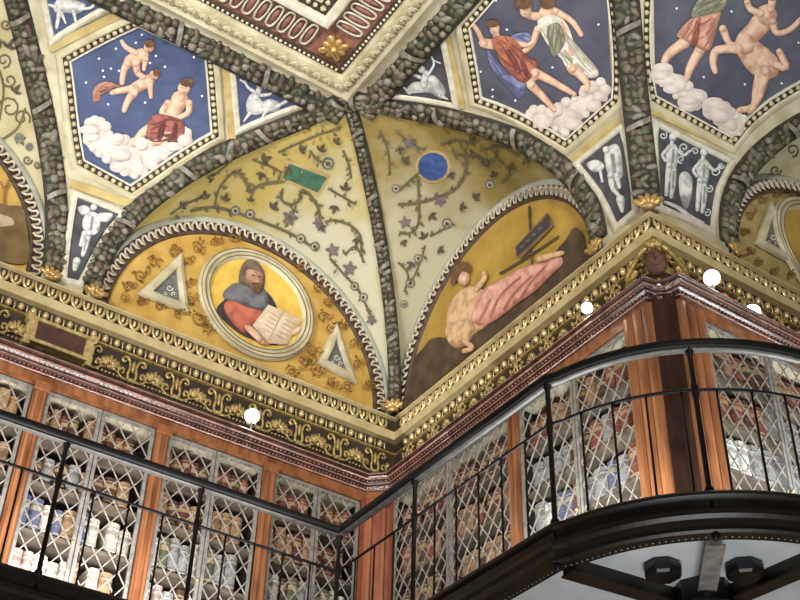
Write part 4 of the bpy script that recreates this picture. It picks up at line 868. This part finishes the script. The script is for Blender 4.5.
def bookcase(label, o, x, n, W, pil, palette, thick, groupname, rank=0):
    """o = floor point at the left end of the front, x along, n out of the wall"""
    t = thing('bookcase', label, 'bookcase', o, 'bookcases along the upper gallery'); B = basis(x, -n, ZV, (o.x, o.y, 0))
    def part(name, boxes, m, par=None, **kw):
        b = MB()
        for bx in boxes: b.box(*bx, B)
        return b.build(name, m, par or t, **kw)
    part('back', [((0, .30, 4.62), (W, .325, ZT))], 'case_dark')
    part('side', [((-.015, .03, 4.62), (0.0, .30, ZT))], 'case_dark'); part('side', [((W, .03, 4.62), (W+.015, .30, ZT))], 'case_dark')
    part('top_board', [((0, .03, ZT-.03), (W, .30, ZT))], 'top_pale', label='pale underside of the top board')
    for z in SHZ: part('shelf', [((0, .05, z-.028), (W, .30, z))], 'shelf_pale')
    part('base_rail', [((0, .0, 4.62), (W, .05, 4.68))], 'walnut')
    part('head_rail', [((0, -.004, ZT-.02), (W, .02, ZT))], 'walnut_orange')
    hw = W/2
    for j in range(2):
        x0 = j*hw+.004; x1 = x0+hw-.008; z0, z1, fw = 4.685, ZT-.03, .022
        d = part('door', [((x0, .004, z0), (x0+fw, .026, z1)), ((x1-fw, .004, z0), (x1, .026, z1)), ((x0+fw, .004, z0), (x1-fw, .026, z0+fw)), ((x0+fw, .004, z1-fw), (x1-fw, .026, z1))], 'steel', label='grey steel framed grille door')
        b = MB(); a0, a1, c0, c1 = x0+fw, x1-fw, z0+fw, z1-fw; sx, sz = .112, .156; k = sz/sx
        for sg in (1, -1):
            m = -40
            for m in range(-40, 60):
                # line z = c0 + sg*k*(x-a0) + m*sz
                lo, hi = a0, a1
                f = lambda xx: c0+sg*k*(xx-a0)+m*sz
                pts = []
                xs = sorted([a0+(c0-c0-m*sz)/(sg*k), a0+(c1-c0-m*sz)/(sg*k)]); lo = max(a0, xs[0]); hi = min(a1, xs[1])
                if hi-lo < .01: continue
                yy = .012 if sg > 0 else .018
                b.tube([B @ Vector((lo, yy, f(lo))), B @ Vector((hi, yy, f(hi)))], .0050, 4)
        b.build('lattice', 'wire', d, label='silver diamond lattice')
    b = MB(); b.ball(B @ Vector((hw-.022, -.006, 5.35)), .012, 6, 5); b.build('knob', 'gilt', t, True)
    if pil is not None:
        p0, p1 = pil; w_ = p1-p0
        q = part('pilaster', [((p0+.004, -.018, 4.62), (p1-.004, .03, ZT))], 'walnut', label='walnut pilaster')
        part('reed', [((p0+w_*.16, -.03, 4.70), (p0+w_*.34, -.016, 6.30))], 'walnut_orange', q); part('reed', [((p1-w_*.34, -.03, 4.70), (p1-w_*.16, -.016, 6.30))], 'walnut_orange', q)
        part('capital', [((p0-.004, -.04, 6.31), (p1+.004, -.016, 6.37))], 'walnut_orange', q)
    # books
    for si, z in enumerate(SHZ):
        gap = (SHZ[si+1]-.028 if si < 4 else ZT-.03)-z; xx = .012; hb = gap*random.uniform(.70, .86); row = []
        while xx < W-.03:
            nm = random.choice(palette[min(si, len(palette)-1)]); th = random.uniform(*thick)
            if random.random() < .09: xx += th*.7; row.append(None); continue
            if xx+th > W-.008: break
            row.append((nm, basis(x*(th-.003), -n*random.uniform(.17, .2), ZV*hb*random.uniform(.84, 1.06), B @ Vector((xx+th/2, .062+random.uniform(0, .02), z+.001))))); xx += th
        for k, it in enumerate(row):
            if not it: continue
            l = row[k-1] if k else 0; r = row[k+1] if k+1 < len(row) else 0
            nb = 'the case side' if l == 0 else 'a gap' if l is None else l[0]; nr = 'the case side' if r == 0 else 'a gap' if r is None else r[0]
            BOOKS.append((it, '%s book between %s and %s, %s shelf, %s' % (it[0], nb, nr, ORD[si], groupname), rank+si*.1))
    return t
BOOKS = []
V1 = [['cream vellum', 'white', 'pale pink', 'tan calf', 'grey'], ['cream vellum', 'pale pink', 'tan calf', 'slate blue', 'white'], ['tan calf', 'pale pink', 'cream vellum', 'dark brown', 'slate blue'], ['tan calf', 'grey', 'dark brown', 'rust red'], ['rust red', 'dark brown', 'tan calf', 'maroon']]
V2 = [['tan calf', 'grey', 'slate blue', 'cream vellum', 'white'], ['pale pink', 'grey', 'tan calf', 'dark brown'], ['dark brown', 'grey', 'olive green', 'cream vellum'], ['dark brown', 'maroon', 'tan calf'], ['maroon', 'rust red', 'dark brown']]
V3 = [['pale pink', 'rust red', 'cream vellum', 'slate blue'], ['tan calf', 'rust red', 'white', 'dark brown'], ['rust red', 'tan calf', 'dark brown'], ['dark brown', 'rust red', 'tan calf'], ['dark brown', 'maroon']]
V4 = [['grey', 'slate blue', 'cream vellum', 'white'], ['grey', 'slate blue', 'cream vellum', 'white'], ['slate blue', 'grey', 'white', 'rust red'], ['dark brown', 'rust red', 'grey'], ['dark brown', 'rust red', 'tan calf']]
FL = 4.62
def LB(x): return Vector((x, QY, FL))
bookcase('bookcase with grille doors under the plain frieze next to the cartouche bay', LB(.98), Xv, Yv, .755, (.755, .855), V1, (.06, .095), 'bookcase under bare-tree lunette', 9)
bookcase('bookcase with grille doors and pale vellum books beneath the cartouche', LB(1.835), Xv, Yv, .775, (.775, .875), V1, (.06, .095), 'bookcase under cartouche')
bookcase('bookcase with grille doors beneath the round medallion', LB(2.71), Xv, Yv, .73, (.73, .83), V2, (.06, .095), 'bookcase under round medallion')
bookcase('bookcase with grille doors on the medallion wall meeting the inner corner pilaster', LB(3.54), Xv, Yv, .715, None, V2, (.06, .095), 'bookcase against corner pilaster', 0)
RY = Vector((0, -1, 0)); RN = Vector((-1, 0, 0))
bookcase('wide bookcase with grille doors beneath the reclining pink figure', Vector((QX, 6.89, FL)), RY, RN, 1.37, (1.37, 1.47), V3, (.075, .115), 'bookcase under pink figure', .2)
bookcase('bookcase with grille doors between a slim pilaster and the scooped corner column', Vector((QX, 5.42, FL)), RY, RN, 1.065, None, V4, (.075, .115), 'bookcase beside corner column')
bookcase('bookcase with grille doors past the scooped corner column', Vector((4.755, QC, FL)), Xv, Yv, 1.06, (1.06, 1.18), V4, (.075, .115), 'bookcase past corner column')
bookcase('bookcase with grille doors one bay farther past the scooped corner column', Vector((5.935, QC, FL)), Xv, Yv, 1.06, (1.06, 1.18), V4, (.075, .115), 'far bookcase past corner column', 9)
BOOKS.sort(key=lambda q: q[2]); cnt = {}
for (nm, Mx), lb, _ in BOOKS[:300]: cnt[lb] = cnt.get(lb, 0)+1
for (nm, Mx), lb, _ in BOOKS[:300]: props(inst('book', me_bk[nm], Mx, None), lb, 'book', 'books: '+lb.split(', ', 1)[1])
rest = {}
b = MB()
for (nm, Mx), lb, _ in BOOKS[300:]:
    me = me_bk[nm]; b.add([v.co for v in me.vertices], [tuple(p.vertices) for p in me.polygons], Mx)
if b.V: props(b.build('book_rows', 'cover_tan calf', None), 'further books behind the outermost grilles of the gallery', 'books', None, 'stuff')
# inner corner pilaster and scooped corner column
def prism(P, z0, z1, name, m, par, **kw):
    b = MB(); b.grid([[Vector((x, y, z)) for x, y in P] for z in (z0, z1)]); return b.build(name, m, par, **kw)
t = thing('corner_pilaster', 'red walnut pilaster set diagonally in the inner corner', 'pilaster', (QX-.08, QY-.08, FL))
prism([(QX-.165, QY+.03), (QX-.165, QY), (QX-.13, QY), (QX, QY-.13), (QX, QY-.165), (QX+.03, QY-.165)], FL, ZT, 'shaft', 'redwood', t)
for u in (-.05, .05):
    c = Vector((QX-.065, QY-.065, 0))+pr*u; b = MB(); b.box((-.012, -.018, 4.68), (.012, .01, 6.30), basis(pr, -dg, ZV, c)); b.build('reed', 'walnut_orange', t)
b = MB(); b.box((-.085, -.03, 6.30), (.085, .01, 6.37), basis(pr, -dg, ZV, (QX-.065, QY-.065, 0))); b.build('capital', 'redwood', t)
t = thing('corner_column', 'walnut column with reeded sides and a dark scooped face on the projecting corner', 'column', (QX, QC, FL))
sc = scoop(.10, 10); prism([(x+.0, y+.0) for x, y in sc], FL, ZT+.06, 'scooped_face', 'walnut_shaded', t, smooth=True)  # darker walnut puts the shade of the recess into the colour
def reeds(d0, d1):
    out = []
    for k in range(3):
        a, b_ = d0+(d1-d0)*k/3, d0+(d1-d0)*(k+1)/3
        out += [(a+(b_-a)*(.5-.5*math.cos(PI*i/6)), .02*math.sin(PI*i/6)) for i in range(7)]
    return out
prism([(QX-h, QC+d) for d, h in reeds(.345, .10)], FL, ZT+.02, 'reeded_face', 'walnut_orange', t)
prism([(QX+d, QC-h) for d, h in reeds(.10, .325)], FL, ZT+.02, 'reeded_face', 'walnut_orange', t)

# ------------------------------------------------------------------ gallery and railing
AC = Vector((4.77, 4.39)); AR = 1.12; a0, a1 = math.radians(189.6), math.radians(260.4)
ARC = [(AC.x+AR*math.cos(a), AC.y+AR*math.sin(a)) for a in lerpn(a0, a1, 24)]
GP = [(-3, 6.255), (3.628, 6.255), (3.628, 4.22)] + ARC + [(4.6, 3.248), (9, 3.248)]
GP = GP[:2]+[(3.645, 4.21)]+ARC[1:-1]+[(4.59, 3.268), (9, 3.268)]
t = thing('gallery_walkway', 'dark bronze gallery walkway bowing out around the projecting corner', 'balcony', (3.63, 6.25, 4.42))
def slab(P, Qp, z0, z1, name, m, **kw):
    pts = [Vector((x, y, 0)) for x, y in P]+[Vector((q[0], q[1], 0)) for q in reversed(Qp)]; n = len(pts)
    b = MB(); b.add([p+ZV*z0 for p in pts]+[p+ZV*z1 for p in pts], [tuple(range(n)), tuple(range(2*n-1, n-1, -1))]+[(i, (i+1) % n, n+(i+1) % n, n+i) for i in range(n)]); return b.build(name, m, t, **kw)
CASEIN = [(-3, QY-.001), (QX-.131, QY-.001), (QX-.001, QY-.131), (QX-.001, QC+.16), (QX+.16, QC-.001), (9, QC-.001)]
slab([(p.x, p.y) for p in poly_off(GP, -.03)], CASEIN, 4.56, 4.60, 'deck', 'bronze')
slab([(p.x, p.y) for p in poly_off(GP, -.06)], CASEIN, 4.515, 4.53, 'soffit_panel', 'soffit_grey', label='pale grey underside panels')
sweep(GP, [(-.05, 4.60), (-.05, 4.675), (.03, 4.678), (.038, 4.668), (.034, 4.655), (.012, 4.64), (.006, 4.60), (.014, 4.588), (.04, 4.578), (.042, 4.55), (.024, 4.535), (.016, 4.50), (.024, 4.478), (.01, 4.468), (-.05, 4.462), (-.08, 4.49), (-.08, 4.52)], 'fascia', 'bronze', t, label='moulded bronze fascia')
pp = [Vector((q.x, q.y, 4.47)) for q in poly_off(GP, -.03)]; pp[0].x = .9; pp[-1].x = 6.2
beads('bead_row', pp, .03, .008, 'steel', t)
def beam(a, b_, w_=.03, m='bronze'):
    a = Vector(a); b_ = Vector(b_); d = (b_-a); L = d.length; x = d.normalized(); y = Vector((-x.y, x.x, 0)); q = MB(); B = basis(x, y, ZV, (a.x, a.y, 0))
    q.box((0, -w_, 4.44), (L, w_, 4.517), B); o = q.build('beam', m, t)
    q = MB(); q.box((0, -w_*1.5, 4.432), (L, w_*1.5, 4.442), B); return q.build('flange', 'bronze' if m != 'steel' else m, o)
hub = Vector((QX+.02, QC+.02, 0)); md = AC.to_3d()+Vector((math.cos(math.radians(228.5)), math.sin(math.radians(228.5)), 0))*(AR-.05)
beam(md, hub, .03, 'steel'); beam((3.70, 4.21, 0), (QX, QC+.10, 0)); beam((4.59, 3.33, 0), (QX+.10, QC, 0))
for y in (5.42, 6.2): beam((3.66, y, 0), (QX, y, 0))
for x in (.95, 1.8, 2.655, 3.55): beam((x, 6.22, 0), (x, QY, 0))
for x in (5.4, 6.2): beam((x, 3.3, 0), (x, QC, 0))
for px in (664, 746):
    c = atZ(px, 580, 4.43); q = MB(); q.lathe([(.07, .01), (.085, .02), (.095, .04), (.095, .06), (.08, .085)], 8, Matrix.Translation((c.x, c.y, 4.43)) @ Matrix.Rotation(PI/8, 4, 'Z')); q.build('boss', 'black_gloss', t, label='black octagonal boss')
c = hub+dg*.02; q = MB(); q.lathe([(.16, 4.20), (.19, 4.24), (.19, 4.36), (.15, 4.40), (.15, 4.515)], 8, Matrix.Translation((c.x, c.y, 0))); q.build('hub', 'black_gloss', t)
t2 = thing('gallery_railing', 'dark iron gallery railing with thin balusters and a flat handrail', 'railing', (3.63, 6.25, 4.67))
def railsweep(prof, name, m, s0=0):
    n = len(prof); b = MB(); b.grid([[Vector((q.x, q.y, z)) for q in poly_off(GP, s+s0)] for s, z in prof+[prof[0]]]); return b.build(name, m, t2, True)
railsweep([(-.04, 5.535), (-.034, 5.555), (0, 5.565), (.034, 5.555), (.04, 5.535), (.034, 5.512), (-.034, 5.512)], 'handrail', 'iron')
railsweep([(-.02, 5.502), (.02, 5.502), (.02, 5.513), (-.02, 5.513)], 'lit_rail_strip', 'rail_lit_grey')  # grey strip paints the lit underside of the dark handrail
railsweep([(-.011, 5.262), (0, 5.273), (.011, 5.262), (0, 5.251)], 'mid_rail', 'iron')
b = MB(); b.lathe([(.024, 4.675), (.024, 4.70), (.014, 4.715), (.0135, 5.2), (.019, 5.24), (.019, 5.285), (.0135, 5.30), (.0135, 5.47), (.022, 5.49), (.022, 5.518)], 8); b.lathe([(.012, 4.655), (.012, 4.48), (.02, 4.465), (.02, 4.45), (.006, 4.43)], 8)
me_post = rawmesh('post', b.V, b.F, 'iron')
b = MB(); b.lathe([(.011, 4.675), (.011, 4.69), (.0065, 4.70), (.0065, 5.254)], 6); me_bal = rawmesh('baluster', b.V, b.F, 'iron')
b = MB(); b.ball((0, 0, 0), .016, 8, 6); me_kn = rawmesh('stud', b.V, b.F, 'steel')
seg = [[(.95, 6.255), (1.8, 6.255), (2.655, 6.255), (3.628, 6.255)], [(3.628, 6.255), (3.632, 5.42), (3.645, 4.21)]]
A2 = [Vector((x, y, 0)) for x, y in [GP[2]]+ARC[1:-1]+[(4.59, 3.268)]]
posts = [(.95, 6.255), (1.8, 6.255), (2.655, 6.255), (3.628, 6.255), (3.632, 5.42), (3.645, 4.21), (AC.x+AR*math.cos(math.radians(228.5)), AC.y+AR*math.sin(math.radians(228.5))), (4.59, 3.268), (5.4, 3.268), (6.2, 3.268)]
for x, y in posts:
    o = inst('post', me_post, Matrix.Translation((x, y, 0)), t2)
bals = []
for s_ in seg:
    for a, b_ in zip(s_, s_[1:]):
        L = math.dist(a, b_); k = max(2, round(L/.208)); bals += [(a[0]+(b_[0]-a[0])*i/k, a[1]+(b_[1]-a[1])*i/k) for i in range(1, k)]
for a in lerpn(a0, a1, 8)[1:-1]:
    if abs(math.degrees(a)-228.5) > 3: bals.append((AC.x+AR*math.cos(a), AC.y+AR*math.sin(a)))
for a, b_ in ((4.59, 5.4), (5.4, 6.2)): bals += [(a+(b_-a)*i/4, 3.268) for i in (1, 2, 3)]
for x, y in bals: inst('baluster', me_bal, Matrix.Translation((x, y, 0)), t2)

# ------------------------------------------------------------------ little spot lamps on top of the bookcases
def lamp(label, p, aim, r=.055):
    t = thing('spot_lamp', label, 'lamp', (p[0], p[1], ZK), 'small spot lamps on the bookcase crown'); p = Vector(p); d = (Vector(aim)-p).normalized()
    x = d.orthogonal().normalized(); B = basis(x, d.cross(x), d, p)
    b = MB(); b.lathe([(r*.5, -.09), (r*.8, -.08), (r*1.05, -.02), (r*1.08, .0), (r*.98, .0)], 14, B); b.build('housing', 'steel', t, True)
    b = MB(); q = MB(); q.ball((0, 0, 0), (r, r, r*.45), 14, 8); b.add(q.V, q.F, B); b.build('bulb', 'bulb', t, True)
    b = MB(); b.tube([Vector((p.x, p.y, ZK-.002)), p-d*.05], .012, 6); b.build('stem', 'iron', t)
    l = bpy.data.lights.new('lamp_light', 'POINT'); l.energy = 2.5; l.shadow_soft_size = r; l.color = (1, .95, .87); o = bpy.data.objects.new('lamp_light', l); COL.objects.link(o); o.location = p+d*.09-Vector((0, 0, 0))
lamp('spot lamp glowing under the round medallion lunette', (3.292, 7.03, 6.699), (1.2, 3, 2.5), .053)
lamp('spot lamp glowing under the reclining pink figure lunette', (4.40, 4.66, 6.671), (1.5, 2, 2.5), .036)
lamp('large spot lamp glowing just past the projecting corner', (4.846, 4.01, 6.695), (2, 1, 2.5), .05)
lamp('spot lamp glowing farther along past the projecting corner', (5.225, 4.05, 6.625), (2, 1, 2.5), .05)
